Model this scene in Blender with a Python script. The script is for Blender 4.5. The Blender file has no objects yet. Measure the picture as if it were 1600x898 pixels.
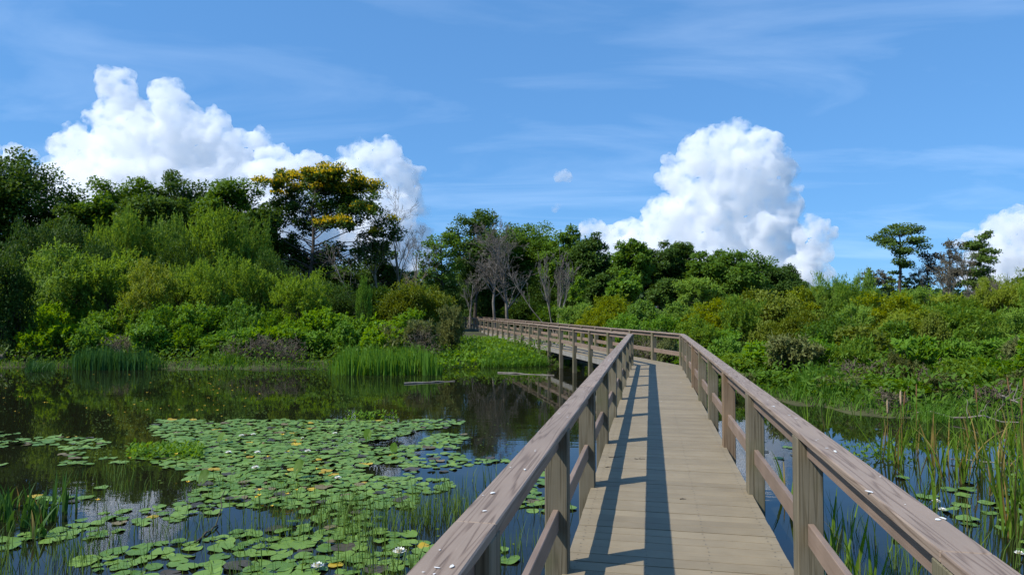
import bpy, bmesh, math, random
import numpy as np
from mathutils import Vector, Matrix, noise

# ------------------------------------------------------------------ camera, sky, sun, exposure
S = bpy.context.scene
COL = S.collection
F = 1060.0            # focal length in pixels of the 1600 wide photograph
HY = 483.0            # horizon row
EYE = 1.6             # eye above the deck (deck top is z = 0)
WZ = -0.74            # water level
PITCH = math.atan((HY - 449) / F)
cam = bpy.data.cameras.new('camera'); cam_o = bpy.data.objects.new('camera', cam); COL.objects.link(cam_o)
S.camera = cam_o
cam.lens = 36 * F / 1600; cam.clip_start = 0.05; cam.clip_end = 60000
cam_o.location = (0, 0, EYE); cam_o.rotation_euler = (math.pi / 2 + PITCH, 0, 0)

SUN = Vector((-0.796, -0.348, 1.0)).normalized()
world = bpy.data.worlds.new('World'); S.world = world; world.use_nodes = True
wn = world.node_tree; bg = wn.nodes['Background']
sky = wn.nodes.new('ShaderNodeTexSky'); sky.sky_type = 'NISHITA'; sky.sun_disc = False
sky.sun_elevation = math.asin(SUN.z); sky.sun_rotation = math.atan2(SUN.x, SUN.y) % (2 * math.pi)
sky.ozone_density = 2.5; sky.dust_density = 0.0; sky.air_density = 0.9
hs = wn.nodes.new('ShaderNodeHueSaturation'); hs.inputs['Saturation'].default_value = 1.05
tint = wn.nodes.new('ShaderNodeMix'); tint.data_type = 'RGBA'; tint.blend_type = 'MULTIPLY'; tint.inputs[0].default_value = 1.0; tint.inputs[7].default_value = (0.58, 1.08, 1.76, 1)
gam = wn.nodes.new('ShaderNodeGamma'); gam.inputs[1].default_value = 0.41      # evens out the glare of the horizon, as the hazy photograph shows it
wn.links.new(sky.outputs[0], gam.inputs[0]); wn.links.new(gam.outputs[0], tint.inputs[6]); wn.links.new(tint.outputs[2], hs.inputs['Color'])
# thin high cirrus: streaky noise over the whole dome
tc = wn.nodes.new('ShaderNodeTexCoord'); sep = wn.nodes.new('ShaderNodeSeparateXYZ')
wn.links.new(tc.outputs['Generated'], sep.inputs[0])
zz = wn.nodes.new('ShaderNodeMath'); zz.operation = 'MAXIMUM'; zz.inputs[1].default_value = 0.0
wn.links.new(sep.outputs['Z'], zz.inputs[0])
za = wn.nodes.new('ShaderNodeMath'); za.operation = 'ADD'; za.inputs[1].default_value = 0.12
wn.links.new(zz.outputs[0], za.inputs[0])
dv = wn.nodes.new('ShaderNodeVectorMath'); dv.operation = 'DIVIDE'
cmb = wn.nodes.new('ShaderNodeCombineXYZ')
for i in range(3): wn.links.new(za.outputs[0], cmb.inputs[i])
wn.links.new(tc.outputs['Generated'], dv.inputs[0]); wn.links.new(cmb.outputs[0], dv.inputs[1])
mp = wn.nodes.new('ShaderNodeMapping'); mp.inputs['Rotation'].default_value = (0, 0, 1.0); mp.inputs['Scale'].default_value = (0.55, 1.3, 1)
mp.inputs['Location'].default_value = (0.35, 0.1, 0)
wn.links.new(dv.outputs[0], mp.inputs[0])
cn = wn.nodes.new('ShaderNodeTexNoise'); cn.inputs['Scale'].default_value = 1.5; cn.inputs['Detail'].default_value = 8
cn.inputs['Roughness'].default_value = 0.55; cn.inputs['Distortion'].default_value = 0.6
wn.links.new(mp.outputs[0], cn.inputs['Vector'])
cr = wn.nodes.new('ShaderNodeMapRange'); cr.inputs[1].default_value = 0.48; cr.inputs[2].default_value = 0.85
cr.inputs[3].default_value = 0.0; cr.inputs[4].default_value = 0.14
wn.links.new(cn.outputs[0], cr.inputs[0])
cm = wn.nodes.new('ShaderNodeMix'); cm.data_type = 'RGBA'
wn.links.new(cr.outputs[0], cm.inputs[0]); wn.links.new(hs.outputs[0], cm.inputs[6]); cm.inputs[7].default_value = (6.5, 7.3, 8.2, 1)
wn.links.new(cm.outputs[2], bg.inputs[0]); bg.inputs[1].default_value = 0.142

sun = bpy.data.lights.new('sun', 'SUN'); sun_o = bpy.data.objects.new('sun', sun); COL.objects.link(sun_o)
sun.energy = 3.0; sun.angle = math.radians(0.5); sun.color = (1.0, 0.95, 0.86)
sun_o.rotation_euler = SUN.to_track_quat('Z', 'Y').to_euler()
vs = S.view_settings
vs.view_transform = 'Standard'; vs.look = 'None'; vs.gamma = 1; vs.use_curve_mapping = False; vs.exposure = 0.8
S.cycles.use_denoising = True
S.cycles.max_bounces = 24; S.cycles.diffuse_bounces = 5; S.cycles.glossy_bounces = 3; S.cycles.transmission_bounces = 4
S.cycles.volume_bounces = 22; S.cycles.transparent_max_bounces = 16
S.cycles.caustics_reflective = False; S.cycles.caustics_refractive = False

# ------------------------------------------------------------------ helpers
R = np.random.default_rng(7)
rnd = random.Random(11)

def at(px, py, Z):
    d = Vector(((px - 800) / F, 1, (449 - py) / F)); d.rotate(Matrix.Rotation(PITCH, 3, 'X'))
    return Vector((0, 0, EYE)) + d * (Z / d.y)
def onwater(px, py, z=WZ):
    Z = (EYE - z) * F / (py - HY)
    return Vector(((px - 800) * Z / F, Z, z))
def link(o, parent=None):
    COL.objects.link(o)
    if parent is not None: o.parent = parent
    return o
TAGGED = []
def tag(o, label=None, cat=None, group=None, kind=None, order=False):
    if label: o['label'] = label
    if cat: o['category'] = cat
    if group: o['group'] = group
    if kind: o['kind'] = kind
    if order: TAGGED.append(o)
    return o
def empty(name, loc=(0, 0, 0), rz=0.0):
    o = bpy.data.objects.new(name, None); o.location = loc; o.rotation_euler = (0, 0, rz); o.empty_display_size = 0.2
    return link(o)
def mk(name, V, Fc, mats=(), smooth=False, mi=None):
    """mesh from equal-sided faces, fast"""
    V = np.asarray(V, 'f').reshape(-1, 3); Fc = np.asarray(Fc, 'i')
    me = bpy.data.meshes.new(name); n, k = Fc.shape
    me.vertices.add(len(V)); me.vertices.foreach_set('co', V.ravel())
    me.loops.add(n * k); me.loops.foreach_set('vertex_index', Fc.ravel())
    me.polygons.add(n); me.polygons.foreach_set('loop_start', np.arange(0, n * k, k, dtype='i'))
    if smooth: me.polygons.foreach_set('use_smooth', np.ones(n, bool))
    for m in mats: me.materials.append(m)
    if mi is not None: me.polygons.foreach_set('material_index', np.asarray(mi, 'i'))
    me.update(calc_edges=True); me.validate()
    return me
def ob(name, me, parent=None, loc=None, rot=None, scale=None):
    o = bpy.data.objects.new(name, me)
    if loc is not None: o.location = loc
    if rot is not None: o.rotation_euler = rot
    if scale is not None: o.scale = scale
    return link(o, parent)
def unit(a): return a / np.maximum(np.linalg.norm(a, axis=-1, keepdims=True), 1e-6)
def rdir(n): return unit(R.normal(size=(n, 3)))

def leaf_quads(P, D, N, L, W, fold=0.12):
    side = unit(np.cross(D, N)); N2 = unit(np.cross(side, D))
    L = np.asarray(L).reshape(-1, 1); W = np.asarray(W).reshape(-1, 1)
    m = P + D * L * 0.45 + N2 * (W * fold)
    V = np.stack([P, m + side * W * 0.5, P + D * L - N2 * (L * 0.08), m - side * W * 0.5], 1).reshape(-1, 3)
    Fc = np.arange(len(P) * 4).reshape(-1, 4)
    return V, Fc
def tubes(segs, k=5):
    """segs (n,8): p0, p1, r0, r1 -> open prisms"""
    s = np.asarray(segs, float); p0 = s[:, :3]; p1 = s[:, 3:6]; r0 = s[:, 6:7]; r1 = s[:, 7:8]
    d = unit(p1 - p0); ref = np.where(np.abs(d[:, 2:3]) > 0.9, np.array([[1., 0, 0]]), np.array([[0, 0, 1.]]))
    u = unit(np.cross(d, ref)); v = np.cross(d, u)
    a = np.arange(k) * 2 * math.pi / k
    ring = u[:, None, :] * np.cos(a)[None, :, None] + v[:, None, :] * np.sin(a)[None, :, None]
    A = p0[:, None, :] + ring * r0[:, None, :]; B = p1[:, None, :] + ring * r1[:, None, :]
    V = np.concatenate([A, B], 1).reshape(-1, 3)
    i = np.arange(k); j = (i + 1) % k
    q = np.stack([i, j, j + k, i + k], 1)
    Fc = (np.arange(len(s)) * 2 * k)[:, None, None] + q[None]
    return V, Fc.reshape(-1, 4)
def curve_segs(a, b, r0, r1, n=4, sag=0.0, wob=0.05):
    a = np.array(a, float); b = np.array(b, float); t = np.linspace(0, 1, n + 1)[:, None]
    P = a + (b - a) * t; ln = np.linalg.norm(b - a)
    P[:, 2:3] += sag * ln * 4 * t * (1 - t)
    P[1:-1] += R.normal(size=(n - 1, 3)) * wob * ln
    r = r0 + (r1 - r0) * t
    return np.concatenate([P[:-1], P[1:], r[:-1], r[1:]], 1)

# ------------------------------------------------------------------ materials
def new_mat(name):
    m = bpy.data.materials.new(name); m.use_nodes = True; n = m.node_tree
    return m, n, n.nodes['Principled BSDF']
def N_(n, t, **kw):
    x = n.nodes.new(t)
    for k, v in kw.items(): setattr(x, k, v)
    return x
def leaf_mat(name, a, b, tr=0.35, rough=0.55, c=None):
    m, n, p = new_mat(name)
    g = N_(n, 'ShaderNodeNewGeometry'); oi = N_(n, 'ShaderNodeObjectInfo')
    ad = N_(n, 'ShaderNodeMath', operation='MULTIPLY_ADD'); ad.inputs[1].default_value = 0.6
    mu = N_(n, 'ShaderNodeMath', operation='MULTIPLY'); mu.inputs[1].default_value = 0.4
    n.links.new(oi.outputs['Random'], mu.inputs[0]); n.links.new(g.outputs['Random Per Island'], ad.inputs[0]); n.links.new(mu.outputs[0], ad.inputs[2])
    r = N_(n, 'ShaderNodeValToRGB'); e = r.color_ramp.elements
    e[0].color = (*a, 1); e[1].color = (*b, 1)
    if c: x = e.new(0.93); x.color = (*b, 1); e[-1].color = (*c, 1)
    n.links.new(ad.outputs[0], r.inputs[0]); n.links.new(r.outputs[0], p.inputs['Base Color'])
    p.inputs['Roughness'].default_value = rough; p.inputs['Specular IOR Level'].default_value = 0.18
    t = N_(n, 'ShaderNodeBsdfTranslucent'); hsv = N_(n, 'ShaderNodeHueSaturation')
    hsv.inputs['Value'].default_value = 1.35; hsv.inputs['Hue'].default_value = 0.475; hsv.inputs['Saturation'].default_value = 1.1
    n.links.new(r.outputs[0], hsv.inputs['Color']); n.links.new(hsv.outputs[0], t.inputs[0])
    mx = N_(n, 'ShaderNodeMixShader'); mx.inputs[0].default_value = tr
    n.links.new(p.outputs[0], mx.inputs[1]); n.links.new(t.outputs[0], mx.inputs[2])
    n.links.new(mx.outputs[0], n.nodes['Material Output'].inputs[0])
    return m
def noise_mat(name, a, b, scale=(6, 6, 6), rough=0.8, bump=0.3, detail=5, spec=0.3, dist=0.0, lo=0.35, hi=0.68, bdist=0.01):
    m, n, p = new_mat(name)
    t = N_(n, 'ShaderNodeTexCoord'); mpn = N_(n, 'ShaderNodeMapping'); mpn.inputs['Scale'].default_value = scale
    no = N_(n, 'ShaderNodeTexNoise'); no.inputs['Scale'].default_value = 1; no.inputs['Detail'].default_value = detail; no.inputs['Distortion'].default_value = dist
    n.links.new(t.outputs['Object'], mpn.inputs[0]); n.links.new(mpn.outputs[0], no.inputs['Vector'])
    r = N_(n, 'ShaderNodeValToRGB'); e = r.color_ramp.elements; e[0].position = lo; e[1].position = hi; e[0].color = (*a, 1); e[1].color = (*b, 1)
    n.links.new(no.outputs[0], r.inputs[0]); n.links.new(r.outputs[0], p.inputs['Base Color'])
    bp = N_(n, 'ShaderNodeBump'); bp.inputs['Strength'].default_value = bump; bp.inputs['Distance'].default_value = bdist
    n.links.new(no.outputs[0], bp.inputs['Height']); n.links.new(bp.outputs[0], p.inputs['Normal'])
    p.inputs['Roughness'].default_value = rough; p.inputs['Specular IOR Level'].default_value = spec
    return m
def flat_mat(name, c, rough=0.6, spec=0.4):
    m, n, p = new_mat(name)
    p.inputs['Base Color'].default_value = (*c, 1); p.inputs['Roughness'].default_value = rough; p.inputs['Specular IOR Level'].default_value = spec
    return m
def board_mat(name, dark, mid, light, along=1.4, across=26, line=0.5, rough=0.55, bump=0.25, objvar=0.25, moss=None, rings=150, patch=0.18):
    """brushed or sawn board, grain along local X"""
    m, n, p = new_mat(name)
    t = N_(n, 'ShaderNodeTexCoord'); oi = N_(n, 'ShaderNodeObjectInfo')
    off = N_(n, 'ShaderNodeMath', operation='MULTIPLY'); off.inputs[1].default_value = 40; n.links.new(oi.outputs['Random'], off.inputs[0])
    addv = N_(n, 'ShaderNodeVectorMath', operation='ADD'); n.links.new(t.outputs['Object'], addv.inputs[0]); n.links.new(off.outputs[0], addv.inputs[1])
    # long cathedral grain: rings of a distorted distance field
    mpn = N_(n, 'ShaderNodeMapping'); mpn.inputs['Scale'].default_value = (along, across * 0.5, across * 0.5)
    n.links.new(addv.outputs[0], mpn.inputs[0])
    no = N_(n, 'ShaderNodeTexNoise'); no.inputs['Scale'].default_value = 1.0; no.inputs['Detail'].default_value = 2; no.inputs['Roughness'].default_value = 0.45
    n.links.new(mpn.outputs[0], no.inputs['Vector'])
    mul = N_(n, 'ShaderNodeMath', operation='MULTIPLY'); mul.inputs[1].default_value = rings; n.links.new(no.outputs[0], mul.inputs[0])
    sn = N_(n, 'ShaderNodeMath', operation='SINE'); n.links.new(mul.outputs[0], sn.inputs[0])
    mp2 = N_(n, 'ShaderNodeMapping'); mp2.inputs['Scale'].default_value = (4, 160, 160); n.links.new(addv.outputs[0], mp2.inputs[0])
    no2 = N_(n, 'ShaderNodeTexNoise'); no2.inputs['Scale'].default_value = 1; no2.inputs['Detail'].default_value = 4; n.links.new(mp2.outputs[0], no2.inputs['Vector'])
    rng = N_(n, 'ShaderNodeMapRange'); rng.inputs[1].default_value = -1; rng.inputs[2].default_value = -0.2; n.links.new(sn.outputs[0], rng.inputs[0])
    mixf = N_(n, 'ShaderNodeMix'); mixf.data_type = 'FLOAT'; mixf.inputs[0].default_value = 1 - line
    n.links.new(rng.outputs[0], mixf.inputs[2]); n.links.new(no2.outputs[0], mixf.inputs[3])
    r = N_(n, 'ShaderNodeValToRGB'); e = r.color_ramp.elements; e[0].position = 0.12; e[1].position = 0.9
    e[0].color = (*dark, 1); e[1].color = (*light, 1); x = e.new(0.45); x.color = (*mid, 1)
    n.links.new(mixf.outputs[0], r.inputs[0])
    # weathering in broad patches and per board
    no3 = N_(n, 'ShaderNodeTexNoise'); no3.inputs['Scale'].default_value = 3.5; no3.inputs['Detail'].default_value = 5; n.links.new(addv.outputs[0], no3.inputs['Vector'])
    v = N_(n, 'ShaderNodeMapRange'); v.inputs[1].default_value = 0.3; v.inputs[2].default_value = 0.75; v.inputs[3].default_value = 1 - patch; v.inputs[4].default_value = 1 + patch * 0.7; n.links.new(no3.outputs[0], v.inputs[0])
    ov = N_(n, 'ShaderNodeMapRange'); ov.inputs[3].default_value = 1 - objvar / 2; ov.inputs[4].default_value = 1 + objvar / 2; n.links.new(oi.outputs['Random'], ov.inputs[0])
    vv = N_(n, 'ShaderNodeMath', operation='MULTIPLY'); n.links.new(v.outputs[0], vv.inputs[0]); n.links.new(ov.outputs[0], vv.inputs[1])
    hsv = N_(n, 'ShaderNodeHueSaturation'); n.links.new(vv.outputs[0], hsv.inputs['Value']); n.links.new(r.outputs[0], hsv.inputs['Color'])
    outc = hsv.outputs[0]
    if moss:
        no4 = N_(n, 'ShaderNodeTexNoise'); no4.inputs['Scale'].default_value = 2.2; no4.inputs['Detail'].default_value = 6; n.links.new(addv.outputs[0], no4.inputs['Vector'])
        mr = N_(n, 'ShaderNodeMapRange'); mr.inputs[1].default_value = 0.5; mr.inputs[2].default_value = 0.68; mr.inputs[4].default_value = 0.75; n.links.new(no4.outputs[0], mr.inputs[0])
        mc = N_(n, 'ShaderNodeMix'); mc.data_type = 'RGBA'; n.links.new(mr.outputs[0], mc.inputs[0]); n.links.new(outc, mc.inputs[6]); mc.inputs[7].default_value = (*moss, 1)
        outc = mc.outputs[2]
    n.links.new(outc, p.inputs['Base Color'])
    bp = N_(n, 'ShaderNodeBump'); bp.inputs['Strength'].default_value = bump; bp.inputs['Distance'].default_value = 0.003
    n.links.new(mixf.outputs[0], bp.inputs['Height']); n.links.new(bp.outputs[0], p.inputs['Normal'])
    p.inputs['Roughness'].default_value = rough; p.inputs['Specular IOR Level'].default_value = 0.35
    return m

M = {}
M['cap'] = board_mat('composite_brown', (0.12, 0.083, 0.058), (0.262, 0.192, 0.142), (0.325, 0.25, 0.19), along=0.5, across=26, line=0.42, bump=0.3, objvar=0.14, rough=0.6, rings=60, patch=0.12)
M['rail'] = board_mat('composite_tan', (0.17, 0.118, 0.086), (0.24, 0.172, 0.13), (0.285, 0.213, 0.167), line=0.12, objvar=0.16, bump=0.12, along=0.5, across=24, rings=50)
M['plank'] = board_mat('deck_composite', (0.18, 0.142, 0.086), (0.258, 0.207, 0.131), (0.303, 0.25, 0.166), along=3, across=90, line=0.12, rough=0.62, objvar=0.17, bump=0.15, patch=0.13)
M['post'] = board_mat('weathered_post', (0.075, 0.06, 0.036), (0.165, 0.14, 0.088), (0.23, 0.20, 0.14), along=0.5, across=36, line=0.34, rough=0.8, objvar=0.3, bump=0.5, moss=(0.10, 0.105, 0.042), rings=40)
M['post_rust'] = board_mat('stained_post', (0.10, 0.06, 0.034), (0.205, 0.138, 0.082), (0.26, 0.19, 0.122), along=0.5, across=36, line=0.3, rough=0.8, bump=0.4, rings=40)
M['timber'] = board_mat('grey_timber', (0.10, 0.09, 0.075), (0.25, 0.235, 0.205), (0.36, 0.345, 0.31), rough=0.85, bump=0.4)
M['bark'] = noise_mat('bark', (0.03, 0.024, 0.018), (0.12, 0.10, 0.08), (5, 5, 1.5), 0.9, 0.6, bdist=0.03)
M['bark_pale'] = noise_mat('pale_bark', (0.12, 0.105, 0.085), (0.30, 0.28, 0.24), (5, 5, 1.2), 0.9, 0.5, bdist=0.03)
M['dead'] = noise_mat('dead_wood', (0.13, 0.11, 0.09), (0.27, 0.245, 0.21), (3, 3, 1), 0.9, 0.3)
M['dead_grey'] = noise_mat('grey_dead_wood', (0.15, 0.132, 0.095), (0.25, 0.225, 0.17), (3, 3, 1), 0.9, 0.3)
M['brush'] = noise_mat('brown_brush', (0.10, 0.078, 0.05), (0.25, 0.205, 0.15), (3, 3, 3), 0.9, 0.2)
L_ = {}
L_['oak'] = leaf_mat('leaf_dark', (0.040, 0.085, 0.012), (0.082, 0.154, 0.022), 0.36)
L_['mid'] = leaf_mat('leaf_mid', (0.068, 0.142, 0.015), (0.122, 0.228, 0.025), 0.4)
L_['light'] = leaf_mat('leaf_light', (0.098, 0.205, 0.020), (0.168, 0.314, 0.034), 0.45)
L_['willow'] = leaf_mat('leaf_willow', (0.117, 0.217, 0.027), (0.211, 0.342, 0.047), 0.46)
L_['willowy'] = leaf_mat('leaf_willow_yellow', (0.161, 0.222, 0.019), (0.285, 0.353, 0.032), 0.46)
L_['herb'] = leaf_mat('leaf_herb', (0.098, 0.211, 0.017), (0.183, 0.342, 0.032), 0.46)
L_['myrtle'] = leaf_mat('leaf_myrtle', (0.097, 0.142, 0.015), (0.183, 0.228, 0.024), 0.38, c=(0.18, 0.155, 0.03))
L_['grey'] = leaf_mat('leaf_greygreen', (0.115, 0.14, 0.042), (0.19, 0.215, 0.07), 0.35)
L_['cypress'] = leaf_mat('leaf_cypress', (0.066, 0.120, 0.019), (0.122, 0.199, 0.034), 0.34)
L_['brown'] = leaf_mat('leaf_brown', (0.07, 0.068, 0.045), (0.15, 0.135, 0.09), 0.2)
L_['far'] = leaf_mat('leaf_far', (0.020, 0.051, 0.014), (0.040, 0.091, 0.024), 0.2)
L_['flower'] = leaf_mat('yellow_blossom', (0.56, 0.42, 0.014), (0.80, 0.66, 0.03), 0.42)
L_['grass'] = leaf_mat('grass_blade', (0.066, 0.171, 0.017), (0.131, 0.268, 0.031), 0.4)
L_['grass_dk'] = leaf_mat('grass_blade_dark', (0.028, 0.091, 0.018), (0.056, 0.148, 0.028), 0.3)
L_['sedge'] = leaf_mat('sedge_blade', (0.064, 0.131, 0.025), (0.147, 0.228, 0.045), 0.35, c=(0.32, 0.24, 0.10))
L_['cattail'] = leaf_mat('cattail_blade', (0.084, 0.171, 0.019), (0.178, 0.285, 0.030), 0.4)
L_['cattail_dry'] = leaf_mat('cattail_dry', (0.24, 0.17, 0.04), (0.40, 0.29, 0.09), 0.35)
L_['reed_dk'] = leaf_mat('reed_dark', (0.036, 0.097, 0.018), (0.068, 0.160, 0.028), 0.35)

# ------------------------------------------------------------------ ground, water
pond = [(-90, 28.0), (-40, 27.5), (-24, 27.2), (-17, 27.4), (-12, 26.4), (-8.2, 26.6), (-5.5, 25.0), (-3.2, 25.2), (-2.2, 27.8), (-0.6, 27.9), (1.0, 28.3),
        (2.2, 28.8), (3.3, 28.8), (4.9, 26.8), (5.7, 23.2), (6.2, 20.0), (6.9, 17.4), (7.6, 15.9), (8.2, 14.6), (9.6, 14.3), (11.3, 14.7), (14, 15.4), (20, 15), (40, 13), (90, 10), (90, -60), (-90, -60)]
PX = np.array([p[0] for p in pond], float); PY = np.array([p[1] for p in pond], float)
def shore_dist(x, y):
    """signed distance to the pond edge, positive on land"""
    x = np.asarray(x, float); y = np.asarray(y, float); best = np.full(x.shape, 1e9); ins = np.zeros(x.shape, bool)
    n = len(PX)
    for i in range(n):
        ax, ay, bx, by = PX[i], PY[i], PX[(i + 1) % n], PY[(i + 1) % n]
        t = np.clip(((x - ax) * (bx - ax) + (y - ay) * (by - ay)) / ((bx - ax) ** 2 + (by - ay) ** 2), 0, 1)
        best = np.minimum(best, np.hypot(x - ax - t * (bx - ax), y - ay - t * (by - ay)))
        c = ((ay > y) != (by > y)) & (x < (bx - ax) * (y - ay) / (by - ay + 1e-12) + ax); ins ^= c
    return np.where(ins, -best, best)
def ground_z(x, y):
    d = shore_dist(x, y) + 0.25 * np.sin(x * 1.7 + y * 0.9) + 0.18 * np.sin(x * 3.1 - y * 2.3)
    z = np.where(d > 0, WZ + 0.16 * np.minimum(d, 1.0) + 0.022 * np.minimum(np.maximum(d - 1, 0), 25), WZ + np.maximum(d * 0.5, -0.9))
    return z
gx = np.unique(np.concatenate([np.linspace(-60, 60, 200), np.linspace(-400, 400, 41), np.linspace(-4000, 4000, 17)]))
gy = np.unique(np.concatenate([np.linspace(8, 75, 150), np.linspace(-60, 300, 37), np.linspace(-400, 4000, 12)]))
GX, GY = np.meshgrid(gx, gy); GZ = ground_z(GX, GY)
nx, ny = len(gx), len(gy); ii = (np.arange(ny - 1)[:, None] * nx + np.arange(nx - 1)[None]).ravel()
M['soil'] = noise_mat('soil', (0.035, 0.032, 0.016), (0.075, 0.085, 0.03), (0.8, 0.8, 0.8), 0.95, 0.4, bdist=0.05)
tag(ob('ground', mk('ground', np.stack([GX, GY, GZ], -1), np.stack([ii, ii + 1, ii + nx + 1, ii + nx], 1), [M['soil']], True)), kind='structure')

m, n, p = new_mat('pond_water')
p.inputs['Base Color'].default_value = (0.010, 0.011, 0.005, 1); p.inputs['Roughness'].default_value = 0.015; p.inputs['IOR'].default_value = 1.33; p.inputs['Specular IOR Level'].default_value = 0.5
t = N_(n, 'ShaderNodeTexCoord'); w1 = N_(n, 'ShaderNodeTexNoise'); w1.inputs['Scale'].default_value = 2.2; w1.inputs['Detail'].default_value = 3
mw = N_(n, 'ShaderNodeMapping'); mw.inputs['Scale'].default_value = (0.7, 1.5, 1); n.links.new(t.outputs['Object'], mw.inputs[0]); n.links.new(mw.outputs[0], w1.inputs['Vector'])
w2 = N_(n, 'ShaderNodeTexNoise'); w2.inputs['Scale'].default_value = 0.12; w2.inputs['Detail'].default_value = 2; n.links.new(t.outputs['Object'], w2.inputs['Vector'])
wr = N_(n, 'ShaderNodeMapRange'); wr.inputs[1].default_value = 0.42; wr.inputs[2].default_value = 0.65; wr.inputs[3].default_value = 0.01; wr.inputs[4].default_value = 0.06
n.links.new(w2.outputs[0], wr.inputs[0])
bp = N_(n, 'ShaderNodeBump'); bp.inputs['Distance'].default_value = 0.05; n.links.new(wr.outputs[0], bp.inputs['Strength']); n.links.new(w1.outputs[0], bp.inputs['Height'])
n.links.new(bp.outputs[0], p.inputs['Normal'])
wx = np.linspace(-95, 95, 20); wy = np.linspace(-60, 40, 12); WX, WY = np.meshgrid(wx, wy)
ii = (np.arange(11)[:, None] * 20 + np.arange(19)[None]).ravel()
tag(ob('water', mk('water', np.stack([WX, WY, np.full_like(WX, WZ)], -1), np.stack([ii, ii + 1, ii + 21, ii + 20], 1), [m])), kind='structure')

# ------------------------------------------------------------------ clouds (lit volumes, kilometres away)
def cloud_mat(name, density, k, lo=0.43, hi=0.66, ns=24):
    m = bpy.data.materials.new(name); m.use_nodes = True; n = m.node_tree; n.nodes.clear()
    o = N_(n, 'ShaderNodeOutputMaterial'); v = N_(n, 'ShaderNodeVolumeScatter')
    v.inputs['Color'].default_value = (0.95, 0.952, 0.958, 1)
    t = N_(n, 'ShaderNodeTexCoord'); no = N_(n, 'ShaderNodeTexNoise'); no.inputs['Scale'].default_value = 1 / (ns * k); no.inputs['Detail'].default_value = 7; no.inputs['Roughness'].default_value = 0.64
    n.links.new(t.outputs['Object'], no.inputs['Vector'])
    mr = N_(n, 'ShaderNodeMapRange'); mr.inputs[1].default_value = lo; mr.inputs[2].default_value = hi; mr.inputs[3].default_value = density * 0.04; mr.inputs[4].default_value = density * 2
    n.links.new(no.outputs[0], mr.inputs[0]); n.links.new(mr.outputs[0], v.inputs['Density']); n.links.new(v.outputs[0], o.inputs['Volume'])
    m.cycles.volume_step_rate = 0.12
    return m
def cloud(name, D, puffs, label, den=0.06, voxel=1.5, seed=0, bump=1.0, group='cumulus clouds on the horizon', **kw):
    q = random.Random(seed); k = D / F
    bm = bmesh.new(); org = at(puffs[0][0], puffs[0][1], D)
    for (x, y, r) in puffs:
        c = at(x, y, D + q.uniform(-0.35, 0.35) * r * k) - org; Rr = r * k
        bmesh.ops.create_icosphere(bm, subdivisions=2, radius=Rr, matrix=Matrix.Translation(c))
        for i in range(int(9 + r / 3)):
            v = Vector((q.gauss(0, 1), q.gauss(0, 1), q.gauss(0, 1))).normalized()
            if v.z < -0.4: v.z *= -1
            bmesh.ops.create_icosphere(bm, subdivisions=1, radius=Rr * q.uniform(0.2, 0.45), matrix=Matrix.Translation(c + v * (Rr * 0.86)))
    me = bpy.data.meshes.new('tmp'); bm.to_mesh(me); bm.free()
    o = bpy.data.objects.new(name, me); link(o)
    md = o.modifiers.new('r', 'REMESH'); md.mode = 'VOXEL'; md.voxel_size = voxel * k
    me2 = bpy.data.meshes.new_from_object(o.evaluated_get(bpy.context.evaluated_depsgraph_get()))
    o.modifiers.clear(); o.data = me2; bpy.data.meshes.remove(me); me2.name = name
    nv = len(me2.vertices); C = np.empty(nv * 3, 'f'); me2.vertices.foreach_get('co', C); C = C.reshape(-1, 3)
    Nn = np.empty(nv * 3, 'f'); me2.vertex_normals.foreach_get('vector', Nn); Nn = Nn.reshape(-1, 3)
    d = np.zeros(nv); sh = Vector((seed * 31.7, seed * 11.3, 0))
    for i in range(nv):
        p_ = Vector(C[i]) / k + sh; s = 0.0
        for sc, am in ((34, 11), (14, 5.5), (6, 2.4)): s += am * (0.5 - noise.voronoi(p_ / sc)[0][0])
        d[i] = s * k * bump
    C += Nn * d[:, None]; me2.vertices.foreach_set('co', C.ravel()); me2.update()
    me2.materials.clear(); me2.materials.append(cloud_mat(name + '_vapour', den / k, k, **kw))
    o.location = org
    return tag(o, label, 'cloud', group)
cloud('cumulus_cloud', 6500, [(120, 235, 38), (98, 228, 20), (183, 140, 32), (188, 185, 42), (205, 240, 60), (262, 152, 30), (280, 215, 60), (340, 200, 26), (355, 250, 50), (402, 225, 24), (430, 258, 33), (480, 272, 35),
      (210, 320, 90), (330, 330, 90), (440, 340, 80), (120, 320, 70), (300, 420, 110), (430, 430, 100), (140, 420, 100)], 'towering white cumulus cloud rising behind the trees on the far left', seed=1, voxel=1.9)
cloud('cumulus_cloud', 8500, [(560, 252, 30), (602, 246, 31), (618, 285, 40), (545, 290, 45), (500, 275, 28), (640, 315, 24), (590, 350, 60), (520, 360, 60), (660, 330, 16), (600, 420, 80)],
      'white cumulus cloud behind the yellow-flowering tree and the bare treetops', seed=3)
cloud('cumulus_cloud', 7000, [(1140, 222, 34), (1095, 245, 38), (1185, 235, 34), (1060, 275, 32), (1212, 268, 36), (1150, 290, 60), (1215, 320, 38), (1100, 330, 60), (1190, 370, 60), (1040, 350, 40), (985, 368, 28), (925, 362, 22), (960, 395, 40),
      (1090, 400, 70), (1000, 420, 55), (1190, 440, 70), (1100, 470, 80)], 'big white cumulus tower above the centre-right treetops', seed=2, voxel=1.8)
cloud('cumulus_cloud', 6000, [(1272, 360, 22), (1250, 368, 14), (1292, 366, 14), (1275, 395, 28), (1262, 430, 36)], 'small bright cumulus puff at the right foot of the big tower', seed=5, voxel=1.2)
cloud('cumulus_cloud', 7500, [(1565, 362, 30), (1605, 352, 36), (1525, 374, 20), (1495, 382, 13), (1560, 400, 40), (1600, 420, 60), (1540, 430, 40)], 'white cumulus cloud behind the cypress at the right edge', seed=6, den=0.06)
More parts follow.
